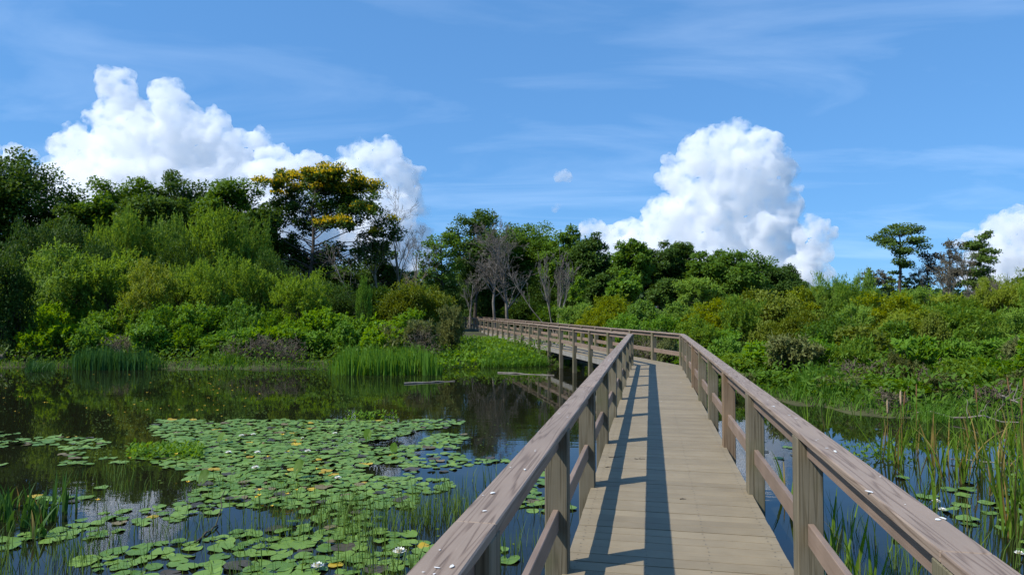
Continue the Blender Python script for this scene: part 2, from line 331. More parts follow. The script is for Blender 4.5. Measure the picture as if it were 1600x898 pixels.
cloud('cumulus_cloud', 6000, [(872, 277, 9), (882, 275, 9), (888, 279, 6)], 'tiny lone cloud puff in the open blue sky', seed=7, voxel=0.7, den=0.05, bump=0.5)
cloud('cumulus_cloud', 6000, [(867, 328, 6), (871, 323, 5)], 'faint wisp of cloud just above the centre treetops', seed=8, voxel=0.6, den=0.03, bump=0.4)
cloud('cumulus_cloud', 8000, [(-20, 245, 22), (20, 240, 16), (45, 243, 12), (10, 280, 40)], 'low white cloud peeping over the tall tree at the left edge', seed=9, den=0.06)

# ------------------------------------------------------------------ boardwalk
T1 = math.atan((1016 - 800) / F); T2 = math.atan((607 - 800) / F)
d1 = np.array([math.sin(T1), math.cos(T1)]); n1 = np.array([math.cos(T1), -math.sin(T1)])
d2 = np.array([math.sin(T2), math.cos(T2)]); n2 = np.array([math.cos(T2), -math.sin(T2)])
UC = 0.16; HW = 0.66; SC = 19.8; PT = 0.14
bend = d1 * SC + n1 * UC                        # centre of the bend
half = (T1 - T2) / 2; OFF = HW * math.tan(half)
def P1(s, u): return d1 * s + n1 * (UC + u)
def P2(s, u): return bend + d2 * s + n2 * u
bw = empty('boardwalk', (0, 0, 0))
tag(bw, 'wooden boardwalk with brown railings bending left across the pond', 'boardwalk')
def box_mesh(name, lx, ly, lz, mat, bev=0.004):
    """box centred on x,y, from z=-lz/2..lz/2, bevelled edges, grain along X"""
    bm = bmesh.new(); bmesh.ops.create_cube(bm, size=1, matrix=Matrix.Diagonal((lx, ly, lz, 1)))
    if bev: bmesh.ops.bevel(bm, geom=bm.edges[:], offset=bev, segments=1, affect='EDGES')
    me = bpy.data.meshes.new(name); bm.to_mesh(me); bm.free(); me.materials.append(mat); return me
def board(name, a, b, z, w, h, mat, parent=bw, roll=0.0, bev=0.004):
    a = np.array(a); b = np.array(b); L = float(np.hypot(*(b - a))); c = (a + b) / 2
    me = box_mesh(name, L, w, h, mat, bev)
    return ob(name, me, parent, (c[0], c[1], z), (roll, 0, math.atan2(b[1] - a[1], b[0] - a[0])))
def clip_poly(poly, pt, nrm):
    out = []
    for i in range(len(poly)):
        a = poly[i]; b = poly[(i + 1) % len(poly)]; da = np.dot(a - pt, nrm); db = np.dot(b - pt, nrm)
        if da >= 0: out.append(a)
        if (da < 0) != (db < 0): out.append(a + (b - a) * da / (da - db))
    return out
bis = unit((d1 + d2)[None])[0]
PW, GAP, PTH = 0.136, 0.009, 0.03
ov = 0.035
me_pl = box_mesh('plank', 2 * HW + 2 * ov, PW, PTH, M['plank'], 0.0015)
def prism(name, poly, z0, z1, c, ang, mat):
    ca, sa = math.cos(-ang), math.sin(-ang); q = [((p[0] - c[0]) * ca - (p[1] - c[1]) * sa, (p[0] - c[0]) * sa + (p[1] - c[1]) * ca) for p in poly]
    bm = bmesh.new(); lo = [bm.verts.new((x, y, z0)) for x, y in q]; hi = [bm.verts.new((x, y, z1)) for x, y in q]
    bm.faces.new(hi); bm.faces.new(lo[::-1])
    for i in range(len(q)): j = (i + 1) % len(q); bm.faces.new((lo[i], lo[j], hi[j], hi[i]))
    bmesh.ops.recalc_face_normals(bm, faces=bm.faces[:])
    me = bpy.data.meshes.new(name); bm.to_mesh(me); bm.free(); me.materials.append(mat); return me
nplank = 0; farV = []; farF = []
def part(name, parent=None):
    o = bpy.data.objects.new(name, None); o.empty_display_size = 0.2; return link(o, bw)
deck = part('deck'); rail_l = part('railing'); rail_r = part('railing'); frame_ = part('substructure')
rail_l['label'] = 'railing along the pond side with the lily pads'; rail_r['label'] = 'railing along the side of the cattails'
def lay(Pf, ang_dir, s_from, s_to, sign):
    global nplank
    s = s_from; dd = ang_dir; nn = np.array([dd[1], -dd[0]]); ang = math.atan2(nn[1], nn[0])
    while s < s_to:
        c = Pf(s + PW / 2, 0.0); j = rnd.uniform(-0.002, 0.002); z = -PTH / 2 + rnd.uniform(-0.0015, 0.0015)
        c = c + nn * j
        corners = [c - nn * (HW + ov) - dd * PW / 2, c + nn * (HW + ov) - dd * PW / 2, c + nn * (HW + ov) + dd * PW / 2, c - nn * (HW + ov) + dd * PW / 2]
        side = [sign * np.dot(q - (bend - sign * bis * 0.003), bis) for q in corners]
        if max(side) <= 0 or nplank >= 300 and False: s += PW + GAP; continue
        if min(side) >= 0:
            if nplank < 300:
                ob('plank', me_pl, deck, (c[0], c[1], z), (0, 0, ang + rnd.uniform(-0.0012, 0.0012))); nplank += 1
            else:
                b0 = len(farV) * 1
                for zz_ in (-PTH, 0.0):
                    for q in corners: farV.append((q[0], q[1], zz_))
                for f in ((4, 5, 6, 7), (3, 2, 1, 0), (0, 1, 5, 4), (1, 2, 6, 5), (2, 3, 7, 6), (3, 0, 4, 7)): farF.append([b0 + v for v in f])
        else:
            poly = clip_poly(corners, bend - sign * bis * 0.003, bis * sign)
            if len(poly) > 2:
                ob('plank', prism('plank', poly, -PTH, 0.0, c, ang, M['plank']), deck, (c[0], c[1], 0), (0, 0, ang)); nplank += 1
        s += PW + GAP
LEN2 = 47.0
lay(P1, d1, -2.0, SC + 1.0, -1)
lay(P2, d2, -0.6, LEN2, 1)
if farV: tag(ob('planks', mk('planks', farV, farF, [M['plank']]), deck), kind='stuff')

ZT = 0.90; CT = 0.038
sL = [-1.9, 0.1] + [2.12 + 2.02 * i for i in range(9)] + [SC - OFF]
sR = [-1.9, 0.09] + [2.13 + 2.04 * i for i in range(9)] + [SC + OFF]
s2 = [2.0 * i for i in range(1, 24)]
post_me = {}
def post(xy, ang, zb, par, mat='post', lab=None):
    key = (round(zb, 1), mat)
    if key not in post_me:
        h = ZT - CT - key[0]
        bm = bmesh.new(); bmesh.ops.create_cube(bm, size=1, matrix=Matrix.Diagonal((h, PT, PT, 1)))
        bmesh.ops.bevel(bm, geom=bm.edges[:], offset=0.006, segments=1, affect='EDGES')
        me = bpy.data.meshes.new('post'); bm.to_mesh(me); bm.free(); me.materials.append(M[mat]); post_me[key] = (me, (ZT - CT + key[0]) / 2)
    me, zc = post_me[key]
    o = ob('post', me, par, (xy[0], xy[1], zc), (0, math.pi / 2, ang + rnd.choice((0, math.pi / 2, math.pi))))
    o.rotation_euler[0] += rnd.uniform(-0.006, 0.006)
    if lab: o['label'] = lab
    return o
a1 = math.atan2(d1[1], d1[0]); a2 = math.atan2(d2[1], d2[0])
UP = HW + PT / 2
for s in sL[:-1]: post(P1(s + PT / 2, -UP), a1, -1.5, rail_l)
for i, s in enumerate(sR[:-1]): post(P1(s + PT / 2, UP), a1, -1.5, rail_r, 'post_rust' if i in (5, 8) else 'post', 'reddish-brown stained post' if i in (5, 8) else None)
cl = bend + (n1 + n2) / 2 * -UP / math.cos(half) ; crn = bend + (n1 + n2) / 2 * UP / math.cos(half)
post(cl, (a1 + a2) / 2, -1.5, rail_l); post(crn, (a1 + a2) / 2, -1.5, rail_r)
for s in s2:
    post(P2(s, -UP), a2, -1.5, rail_l); post(P2(s, UP), a2, -1.5, rail_r)
# caps two bays long, butted over posts; upper and lower rails fitted between posts
def capline(pts, par):
    n_ = len(pts); i = 0; step = 2
    while i < n_ - 1:
        j = min(i + step, n_ - 1); a = np.array(pts[i]); b = np.array(pts[j]); d = unit((b - a)[None])[0]
        if i > 0: a = a + d * 0.0015
        if j < n_ - 1: b = b - d * 0.0015
        o = board('cap_rail', a, b, ZT - CT / 2 + rnd.uniform(-0.0015, 0.002), 0.142, CT, M['cap'], par, bev=0.005, roll=rnd.uniform(-0.006, 0.006))
        i = j
def rails(pts, par):
    for a, b in zip(pts[:-1], pts[1:]):
        a = np.array(a); b = np.array(b); L = np.hypot(*(b - a)); d = (b - a) / L
        if L < 0.4: continue
        A = a + d * (PT / 2 + 0.002); B = b - d * (PT / 2 + 0.002)
        board('upper_rail', A, B, 0.805 + rnd.uniform(-0.003, 0.003), 0.036, 0.102, M['rail'], par)
        board('lower_rail', A, B, 0.322 + rnd.uniform(-0.006, 0.006), 0.036, 0.125, M['rail'], par)
mL = [P1(s + PT / 2, -UP) for s in sL[:-1]] + [cl]; mR = [P1(s + PT / 2, UP) for s in sR[:-1]] + [crn]
fL = [cl] + [P2(s, -UP) for s in s2]; fR = [crn] + [P2(s, UP) for s in s2]
for q, w_ in ((mL, rail_l), (mR, rail_r), (fL, rail_l), (fR, rail_r)): capline(q, w_); rails(q, w_)
# substructure
for q, Pf, smax in ((d1, P1, SC), (d2, P2, LEN2)):
    for u in (-HW - 0.012, -0.2, 0.2, HW + 0.012):
        s0 = -2.0 if Pf is P1 else 0.3; e = smax - (0.3 if Pf is P1 else 0)
        board('stringer', Pf(s0, u), Pf(e, u), -PTH - 0.002 - 0.09, 0.04, 0.18, M['timber'], frame_)
for s in sL[1:-1]: board('cross_beam', P1(s + PT / 2 + 0.1, -UP - 0.05), P1(s + PT / 2 + 0.1, UP + 0.05), -0.31, 0.045, 0.18, M['timber'], frame_)
for s in s2: board('cross_beam', P2(s + 0.1, -UP - 0.05), P2(s + 0.1, UP + 0.05), -0.31, 0.045, 0.18, M['timber'], frame_)
# screw heads on the nearest boards, fallen twigs
M['screw'] = flat_mat('screw', (0.06, 0.055, 0.05), 0.5)
scV = []; scF = []; s_ = -2.0
while s_ < 12:
    for u in (-HW + 0.03, -0.2, 0.2, HW - 0.03):
        for e_ in (0.03, PW - 0.03):
            c = P1(s_ + e_, u + rnd.uniform(-.008, .008)); b = len(scV)
            scV += [(c[0] + 0.005 * math.cos(a_), c[1] + 0.005 * math.sin(a_), 0.0022) for a_ in np.arange(6) * 1.0472]; scF.append([b + i for i in range(6)])
    s_ += PW + GAP
tag(ob('screw_heads', mk('screw_heads', scV, scF, [M['screw']]), deck), kind='stuff')
def litter(px, py, ln, lab):
    q = onwater(px, py, 0.006); rt = ob('fallen_twig', mk('fallen_twig', *tubes(np.concatenate([curve_segs((0, 0, 0), (ln, 0, 0), .004, .002, 4, 0, .05), curve_segs((ln * .4, 0, 0), (ln * .6, ln * .25, .004), .003, .0015, 3, 0, .04)]), 5), [M['bark']], True), None, q, (0, 0, rnd.uniform(-.4, .4)))
    tag(rt, lab, 'twig', 'twigs fallen on the deck')
litter(950, 712, .16, 'dark twig lying across the left rail shadow'); litter(990, 714, .11, 'small twig between the two rail shadows'); litter(945, 727, .06, 'tiny bark scrap near the left deck edge'); litter(1060, 776, .05, 'tiny dark scrap on the sunlit deck centre')
# bird droppings on caps and deck
M['drop'] = flat_mat('dropping', (0.72, 0.72, 0.70), 0.8)
def splat(seed):
    q = random.Random(seed); k = 9; V = [(0, 0, 0.0012)]; Fc = []
    for i in range(k): r_ = q.uniform(0.45, 1.0); V.append((r_ * math.cos(i * 2 * math.pi / k) * 0.011, r_ * math.sin(i * 2 * math.pi / k) * 0.007, 0.0002))
    for i in range(k): Fc.append((0, 1 + i, 1 + (i + 1) % k))
    return mk('bird_dropping', V, Fc, [M['drop']])
splats = [splat(i) for i in range(5)]
for i in range(95):
    k = rnd.random(); s = 1.6 + 16 * rnd.random() ** 1.8
    if k < 0.45: c = P1(s, -UP + rnd.gauss(0, 0.03)); z = ZT + 0.003
    elif k < 0.92: c = P1(s, UP + rnd.gauss(0, 0.03)); z = ZT + 0.003
    else: c = P1(3 + s, rnd.uniform(-0.5, 0.6)); z = 0.003
    sc = rnd.choice((0.4, 0.5, 0.6, 0.7, 1.0, 1.6))
    ob('bird_dropping', rnd.choice(splats), bw, (c[0], c[1], z), (0, 0, rnd.uniform(0, 6.28)), (sc * rnd.uniform(0.8, 1.6), sc, 1))

# ------------------------------------------------------------------ trees
def crown_leaves(centers, radii, per, L, W, cc, droop=0.15, flat=0.7, upb=0.75):
    """leaf faces spread through clumps; cc is the crown centre"""
    Ps = []; Ds = []; Ns = []
    for c, r in zip(centers, radii):
        m_ = max(6, int(per * R.uniform(0.7, 1.3)))
        dd = rdir(m_); rr = R.random(m_) ** 0.42
        P = c + dd * (rr * r)[:, None] * np.array([1, 1, flat])
        out = unit((P - cc) + dd * r * 0.8)
        Ps.append(P); Ds.append(unit(out * 0.6 + rdir(m_) * 0.75 + np.array([0, 0, -droop]))); Ns.append(unit(out * 0.35 + rdir(m_) * 0.45 + np.array([-0.35, -0.2, upb])))
    P = np.concatenate(Ps); D = np.concatenate(Ds); N = np.concatenate(Ns); k = len(P)
    return leaf_quads(P, D, N, L * R.uniform(0.65, 1.3, k), W * R.uniform(0.65, 1.3, k))
def shoot_leaves(centers, radii, shoots, per, L, W, cc, up=0.55):
    """leafy shoots: lance leaves set along rising twigs"""
    Ps = []; Ds = []; Ns = []
    for c, r in zip(centers, radii):
        o = unit((c - cc)[None])[0]
        sd = unit(rdir(shoots) * 0.75 + o * 0.45 + np.array([0, 0, up]))
        st = c + rdir(shoots) * r * 0.45 * np.array([1, 1, .7])
        ln = r * R.uniform(0.6, 1.25, shoots)
        tt = R.uniform(0.05, 1.0, (shoots, per))
        P = st[:, None] + sd[:, None] * (ln[:, None] * tt)[..., None]; P[..., 2] -= (tt ** 2) * ln[:, None] * 0.18
        D = unit(sd[:, None] * R.uniform(0.1, 0.9, (shoots, per))[..., None] + rdir(shoots * per).reshape(shoots, per, 3) * 0.8 + np.array([0, 0, -0.12]))
        N = unit(rdir(shoots * per).reshape(shoots, per, 3) * 0.42 + o * 0.2 + np.array([-0.45, -0.25, 0.8]))
        Ps.append(P.reshape(-1, 3)); Ds.append(D.reshape(-1, 3)); Ns.append(N.reshape(-1, 3))
    P = np.concatenate(Ps); D = np.concatenate(Ds); N = np.concatenate(Ns); k = len(P)
    return leaf_quads(P, D, N, L * R.uniform(0.6, 1.3, k), W * R.uniform(0.7, 1.25, k))
def clump_centers(env, n_, cr, inner=0.5, zmin=0.3, sep=0.75):
    w = np.array([(e[1][0] * e[1][1] * e[1][2]) ** 0.66 for e in env]); w /= w.sum(); out = []
    tries = 0
    while len(out) < n_ and tries < n_ * 30:
        tries += 1; e = env[R.choice(len(env), p=w)]; d = rdir(1)[0]
        p_ = np.array(e[0]) + d * np.array(e[1]) * (R.random() ** inner)
        if p_[2] < zmin: continue
        if out and np.min(np.linalg.norm(np.array(out) - p_, axis=1)) < cr * sep * (0.6 if tries > n_ * 12 else 1): continue
        out.append(p_)
    return np.array(out)
def limbs(base, cents, H, r0, trunk_top, lean=(0, 0), fork=0.25, nmax=60, forks=1):
    """tapered trunk(s) with limbs curving out to the clumps"""
    segs = []; tops = []
    for f in range(forks):
        b = np.array(base, float) + (R.normal(size=3) * [0.25, 0.25, 0] if forks > 1 else 0)
        tp = np.array([base[0] + lean[0] + (R.normal() * H * 0.12 if forks > 1 else 0), base[1] + lean[1] + (R.normal() * H * 0.12 if forks > 1 else 0), trunk_top])
        n_ = 7; t = np.linspace(0, 1, n_ + 1)[:, None]; P = b + (tp - b) * t; P[1:-1, :2] += R.normal(size=(n_ - 1, 2)) * H * 0.008
        rr = r0 / math.sqrt(forks) * (1 - 0.72 * t) ; rr[0] *= 1.35
        segs.append(np.concatenate([P[:-1], P[1:], rr[:-1], rr[1:]], 1)); tops.append((P, rr))
    idx = R.permutation(len(cents))[:nmax]
    for i in idx:
        c = cents[i]; P, rr = tops[R.integers(forks)]
        zf = np.clip((c[2] - 0.35 * np.hypot(*(c[:2] - P[-1][:2])) - base[2]) / max(trunk_top - base[2], .1), fork, 0.97); j = zf * (len(P) - 1); a = int(j); fr = j - a
        q = P[a] * (1 - fr) + P[min(a + 1, len(P) - 1)] * fr; rq = (rr[a] * (1 - fr) + rr[min(a + 1, len(P) - 1)] * fr)[0]
        segs.append(curve_segs(q, c, rq * 0.5, max(rq * 0.06, 0.008), 4, sag=R.uniform(-0.02, 0.08), wob=0.035))
    return np.concatenate(segs)
def auto_env(c, rx, ry, rz, lobes=7):
    env = [(np.array(c), (rx * 0.8, ry * 0.8, rz * 0.85))]
    for i in range(lobes):
        d = rdir(1)[0]; d[2] = d[2] * 0.8 + 0.15
        k = R.uniform(0.3, 0.5); env.append((np.array(c) + d * np.array([rx, ry, rz]) * (1 - k) * 1.02, (rx * k, ry * k, rz * k * 0.9)))
    return env
def gz(x, y): return float(ground_z(np.array([x]), np.array([y]))[0])
def tree(name, px, Z, top, hw, bot, leaf, label, group='trees around the pond', ncl=85, per=160, L=0.24, W=0.17, cr=None, r0=None, bark='bark', flat=0.7, env_px=None, inner=0.5,
         forks=1, nlimb=45, blossom=None, depth=1.0, droop=0.15, style='broad', lobes=7, trunk_px=None, sep=0.75):
    x = (px - 800) * Z / F; g = gz(x, Z) - 0.05
    root = empty(name, (x, Z, g)); k = Z / F
    def loc(p_x, p_y): q = at(p_x, p_y, Z); return np.array([q.x - x, 0.0, q.z - g])
    if env_px:
        env = [];
        for e in env_px:
            c = loc(e[0], e[1]); c[1] = (e[4] if len(e) > 4 else R.uniform(-0.5, 0.5)) * hw * k * depth
            env.append((c, (e[2] * k, e[2] * k * depth, e[3] * k)))
    else:
        c = loc(px, (top + bot) / 2); env = auto_env(c, hw * k, hw * k * depth, (bot - top) / 2 * k, lobes)
    zt = loc(px, top)[2]; cr = cr or hw * k * 0.24
    C = clump_centers(env, ncl, cr, inner, sep=sep); rad = cr * R.uniform(0.75, 1.25, len(C)); cc = C.mean(0); cc[2] -= (zt - cc[2]) * 0.6
    if style == 'broad': V, Fc = crown_leaves(C, rad, per, L, W, cc, droop, flat)
    else: V, Fc = shoot_leaves(C, rad, max(3, per // 11), 11, L, W, cc)
    keep = V.reshape(-1, 4, 3)[:, 0, 2] > 0.05; V = V.reshape(-1, 4, 3)[keep].reshape(-1, 3); Fc = np.arange(len(V)).reshape(-1, 4)
    ob('crown', mk('crown', V, Fc, [L_[leaf]]), root)
    tb = np.array([0, 0, 0.0]) if trunk_px is None else np.array([(trunk_px - px) * k, 0, 0])
    TV, TF = tubes(limbs(tb, C, zt, r0 or max(0.09, zt * 0.016), zt * 0.86, lean=(-tb[0] * 0.8, 0), nmax=nlimb, forks=forks, fork=0.3), 6)
    ob('trunk', mk('trunk', TV, TF, [M[bark]], True), root)
    if blossom:
        Ps = []
        for c, r in zip(C, rad):
            if blossom(c / k, loc):
                m_ = int(R.uniform(40, 130)); d = rdir(m_); d[:, 2] = np.abs(d[:, 2]); Ps.append(c + d * r * R.uniform(0.55, 1.2, m_)[:, None] * np.array([1, 1, flat]))
        P = np.concatenate(Ps); m_ = len(P)
        BV, BF = leaf_quads(P, unit(rdir(m_) * 0.6 + np.array([0, 0, 0.9])), rdir(m_), 0.17 * R.uniform(.6, 1.3, m_), 0.13 * R.uniform(.6, 1.3, m_))
        ob('blossoms', mk('blossoms', BV, BF, [L_['flower']]), root)
    return tag(root, label, 'tree', group)
def bare_segs(H, r0, levels=5, spread=0.55, up=0.25, ratio=0.62, kids=4, stems=1, trunkfrac=0.55, sway=0.08, first=0.3, kids0=5, ratio0=None):
    segs = []; br = []
    for s in range(stems):
        d = unit((np.array([R.normal() * 0.12, R.normal() * 0.12, 1]) if stems == 1 else np.array([R.normal() * 0.24, R.normal() * 0.24, 1]))[None])[0]
        br.append((np.array([R.normal() * 0.15 * (stems > 1), R.normal() * 0.15 * (stems > 1), 0.0]), d, H * (0.95 if levels < 3 else trunkfrac + 0.25) * R.uniform(0.85, 1.05), r0 * (1 if stems == 1 else 0.7)))
    for lv in range(levels):
        nb = []
        for (p_, d, ln, r) in br:
            ns = 6 if lv == 0 else (4 if lv < 3 else 3); P = [p_]; q = d
            for i in range(ns):
                q = unit((q + R.normal(size=3) * sway * (1 + lv * 0.5) + np.array([0, 0, up * 0.12]))[None])[0]; P.append(P[-1] + q * ln / ns)
            P = np.array(P); t = np.linspace(0, 1, ns + 1); rr = r * (1 - 0.75 * t)
            segs.append(np.concatenate([P[:-1], P[1:], rr[:-1, None], rr[1:, None]], 1))
            if lv < levels - 1:
                nk = kids + (kids0 if lv == 0 else 0); rt_ = ratio0 if (lv == 0 and ratio0) else ratio
                for j in range(nk):
                    f = R.uniform(first if lv == 0 else 0.2, 1.0); a = min(int(f * ns), ns - 1); fr = f * ns - a; b = P[a] * (1 - fr) + P[a + 1] * fr
                    dd = unit((P[a + 1] - P[a])[None])[0]; side = unit(np.cross(dd, rdir(1)[0])[None])[0]
                    ang = spread * R.uniform(0.6, 1.4)
                    nd = unit((dd * math.cos(ang) + side * math.sin(ang) + np.array([0, 0, up]) * 0.5)[None])[0]
                    nb.append((b, nd, ln * rt_ * R.uniform(0.6, 1.1) * (1.15 - 0.45 * f), max(rr[a] * 0.5, 0.006)))
        br = nb
    return np.concatenate(segs)
def bare_tree(name, px, Z, top, label, mat='dead_grey', group='leafless trees', cat='tree', k=4, minr=0.008, base_y=None, **kw):
    x = (px - 800) * Z / F; g = gz(x, Z) - 0.05; H = EYE + (HY - top) * Z / F - g
    sg = bare_segs(H, kw.pop('r0', H * 0.014), **kw)
    sc = H / max(sg[:, 5].max(), 0.1); sg[:, :6] *= sc; sg[:, 6:] = np.maximum(sg[:, 6:], minr)
    ns_ = kw.get('stems', 1)
    root = empty(name, (x, Z, g), 0)
    for i in range(ns_): V, Fc = tubes(sg[i * 6:i * 6 + 6], 6); ob('trunk' if ns_ == 1 else 'stem', mk('trunk', V, Fc, [M[mat]], True), root)
    V, Fc = tubes(sg[ns_ * 6:], 3); ob('twigs', mk('twigs', V, Fc, [M[mat]], True), root)
    return tag(root, label, cat, group)

# --- left bank, tall back row
tree('oak_tree', 40, 50, 230, 85, 430, 'oak', 'tallest dark green tree at the left edge', ncl=150, per=150, lobes=11)
tree('oak_tree', -70, 48, 285, 80, 470, 'oak', 'dark tree cut off by the left edge behind the shore', ncl=70, per=130)
tree('oak_tree', 118, 47, 312, 52, 440, 'oak', 'low dark tree in the dip right of the tallest tree', ncl=90)
tree('maple_tree', 196, 54, 264, 62, 420, 'mid', 'green tree at the left end of the left ridge', ncl=100, per=160)
tree('maple_tree', 285, 55, 260, 66, 420, 'oak', 'tall green tree above the pale willows on the left bank', ncl=110, per=160)
tree('maple_tree', 360, 52, 272, 58, 420, 'mid', 'green tree just left of the yellow-flowering tree', ncl=95, per=160)
tree('maple_tree', 240, 47, 292, 62, 430, 'oak', 'darker tree in front of the left ridge crown', ncl=80)
tree('maple_tree', 150, 48, 300, 50, 430, 'mid', 'lower green tree left of the ridge crown', ncl=70)
tree('maple_tree', 398, 48, 312, 46, 470, 'oak', 'dark tree under the left side of the yellow blossoms', ncl=70)
# --- the yellow-flowering tree
yel = [(430, 288, 28, 18), (465, 275, 42, 16), (515, 278, 46, 17), (555, 292, 32, 18), (438, 315, 34, 22), (420, 345, 26, 26), (500, 296, 55, 16), (568, 325, 32, 24), (585, 350, 26, 20), (535, 350, 42, 12), (470, 345, 34, 18), (440, 390, 42, 32), (565, 380, 42, 28), (605, 365, 22, 18), (510, 395, 34, 18), (420, 375, 28, 30), (470, 420, 40, 24), (500, 318, 50, 16), (545, 312, 36, 16)]
tree('yellow_flowering_tree', 498, 50, 258, 88, 430, 'oak', 'spreading tree with yellow blossoms across its crown', env_px=yel, ncl=300, per=105, cr=0.6, L=0.22, W=0.16, nlimb=80, trunk_px=474, r0=0.2, inner=0.6, bark='bark', depth=0.9, sep=0.6,
     blossom=lambda c, loc: (loc(0, 305)[2] * F / 50 < c[2] and R.random() < 0.8) or (c[0] > 15 and loc(0, 375)[2] * F / 50 < c[2] and R.random() < 0.28) or (5 < c[0] < 70 and loc(0, 362)[2] * F / 50 < c[2] < loc(0, 335)[2] * F / 50 and R.random() < 0.75))
# --- gap with bare trees
bare_tree('bare_tree', 622, 55, 290, 'leafless tree with fine branches right of the yellow blossoms', levels=5, kids=4, spread=0.5, trunkfrac=0.6, first=0.4)
bare_tree('bare_tree', 590, 53, 318, 'slender leafless tree touching the yellow-flowering tree', levels=4, kids=4)
bare_tree('bare_tree', 655, 58, 345, 'low leafless tree in the gap before the dark grove', levels=5, kids=4)
bare_tree('leaning_dead_tree', 560, 48, 375, 'pale dead trunk leaning right beneath the yellow-flowering tree', levels=4, kids=3, mat='dead', sway=0.12)
tree('oak_tree', 600, 56, 370, 36, 480, 'oak', 'dark tree beneath the leafless branches right of the blossoms', ncl=45, per=110)
tree('oak_tree', 545, 58, 400, 50, 480, 'oak', 'shadowy low tree behind the yellow-flowering tree trunk', ncl=45, per=110)
tree('sparse_tree', 690, 60, 350, 40, 480, 'mid', 'sparse green tree left of the dark grove', ncl=42, per=80, sep=1.0)
# --- centre grove behind the boardwalk end
tree('oak_tree', 742, 64, 316, 50, 470, 'oak', 'tallest tree of the grove where the boardwalk ends', ncl=110, per=130, lobes=9)
tree('oak_tree', 832, 68, 338, 52, 480, 'mid', 'green tree behind the big grey leafless tree', ncl=95)
tree('oak_tree', 880, 64, 346, 48, 480, 'mid', 'green tree behind the pale leafless tree', ncl=90)
tree('oak_tree', 920, 62, 362, 44, 490, 'oak', 'rounded dark tree ending the centre grove', ncl=95)
tree('oak_tree', 785, 70, 345, 58, 490, 'oak', 'dark tree filling the middle of the centre grove', ncl=90)
bare_tree('bare_tree', 796, 53, 334, 'big grey leafless tree beside the end of the boardwalk', mat='dead', levels=5, kids=4, kids0=20, spread=0.75, ratio=0.55, ratio0=0.48, trunkfrac=0.8, r0=0.16, minr=0.0075, first=0.22, up=0.25)
bare_tree('bare_tree', 774, 52, 346, 'grey leafless tree standing left of the biggest one', mat='dead', levels=5, kids=4, kids0=18, spread=0.8, ratio=0.55, ratio0=0.48, trunkfrac=0.8, r0=0.14, minr=0.0075, first=0.22, up=0.25)
bare_tree('bare_tree', 735, 57, 420, 'thin pale leafless trunk at the boardwalk end', levels=4, kids=4, mat='dead', r0=0.12)
bare_tree('bare_tree', 868, 46, 385, 'pale many-stemmed leafless tree right of the big grey one', levels=4, kids=4, kids0=5, stems=8, spread=0.3, up=0.6, mat='dead', r0=0.07, minr=0.008, first=0.35, trunkfrac=0.75, ratio=0.45)
tree('sapling', 905, 50, 430, 20, 500, 'light', 'bright green sapling right of the pale leafless tree', ncl=25, per=80, style='shoot', L=0.24, W=0.09)
# --- centre right row
tree('elm_tree', 984, 58, 368, 38, 480, 'mid', 'light green tree left of the twin dark trees', ncl=80)
tree('oak_tree', 1028, 64, 370, 42, 480, 'oak', 'left one of the twin dark trees under the cloud tower', ncl=85)
tree('oak_tree', 1068, 66, 372, 38, 480, 'oak', 'right one of the twin dark trees under the cloud tower', ncl=80)
tree('elm_tree', 1108, 62, 384, 44, 490, 'mid', 'green tree right of the twin dark trees', ncl=80)
tree('elm_tree', 1155, 60, 386, 54, 490, 'mid', 'broad sunlit green tree below the right cloud tower', ncl=95)
tree('oak_tree', 1217, 72, 406, 44, 490, 'oak', 'dark round tree at the right end of the centre row', ncl=85)
tree('elm_tree', 975, 50, 418, 30, 490, 'light', 'bright small tree in front of the light green tree', ncl=40, per=110)
tree('elm_tree', 1085, 50, 436, 38, 490, 'willow', 'rounded grey-green small tree before the centre row', ncl=45, per=120, style='shoot', L=0.24, W=0.08)
tree('oak_tree', 1040, 56, 430, 36, 490, 'oak', 'dark low tree in shade below the twin dark trees', ncl=40)
tree('oak_tree', 940, 56, 425, 30, 490, 'oak', 'dark low tree between the centre grove and the bright small tree', ncl=40)
# --- right horizon: cypresses and dead trees
cyp = [(1408, 352, 18, 8), (1388, 362, 14, 7), (1425, 360, 14, 7), (1382, 378, 12, 6), (1398, 375, 14, 6), (1420, 378, 15, 6), (1438, 378, 9, 5), (1405, 392, 14, 6), (1385, 387, 8, 4), (1430, 392, 10, 5), (1398, 408, 9, 5), (1376, 370, 9, 5), (1444, 384, 8, 4), (1412, 412, 10, 5), (1408, 365, 20, 7)]
tree('cypress_tree', 1407, 75, 343, 38, 410, 'cypress', 'tall cypress with flat layered crown and bare straight trunk', env_px=cyp, ncl=85, per=60, cr=0.62, flat=0.42, L=0.26, W=0.16, r0=0.24, group='cypresses on the right horizon', sep=0.5, bark='bark')
tree('cypress_tree', 1393, 78, 418, 22, 470, 'cypress', 'small cypress beside the foot of the tall cypress', ncl=26, per=60, flat=0.4, sep=1.0, group='cypresses on the right horizon')
tree('cypress_tree', 1366, 74, 410, 20, 465, 'brown', 'thin grey-green cypress left of the tall cypress', ncl=26, per=45, flat=0.4, sep=1.0, group='cypresses on the right horizon')
tree('cypress_tree', 1430, 76, 425, 24, 470, 'cypress', 'low cypress right of the tall cypress trunk', ncl=24, per=50, flat=0.4, sep=1.0, group='cypresses on the right horizon')
con = [(1532, 370, 9, 7), (1530, 385, 16, 9), (1533, 402, 21, 10), (1532, 420, 25, 11), (1533, 440, 28, 12)]
tree('cypress_tree', 1532, 72, 362, 28, 450, 'cypress', 'dense conical cypress near the right edge', env_px=con, ncl=75, per=95, cr=0.6, flat=0.45, L=0.26, W=0.16, group='cypresses on the right horizon', sep=0.55)
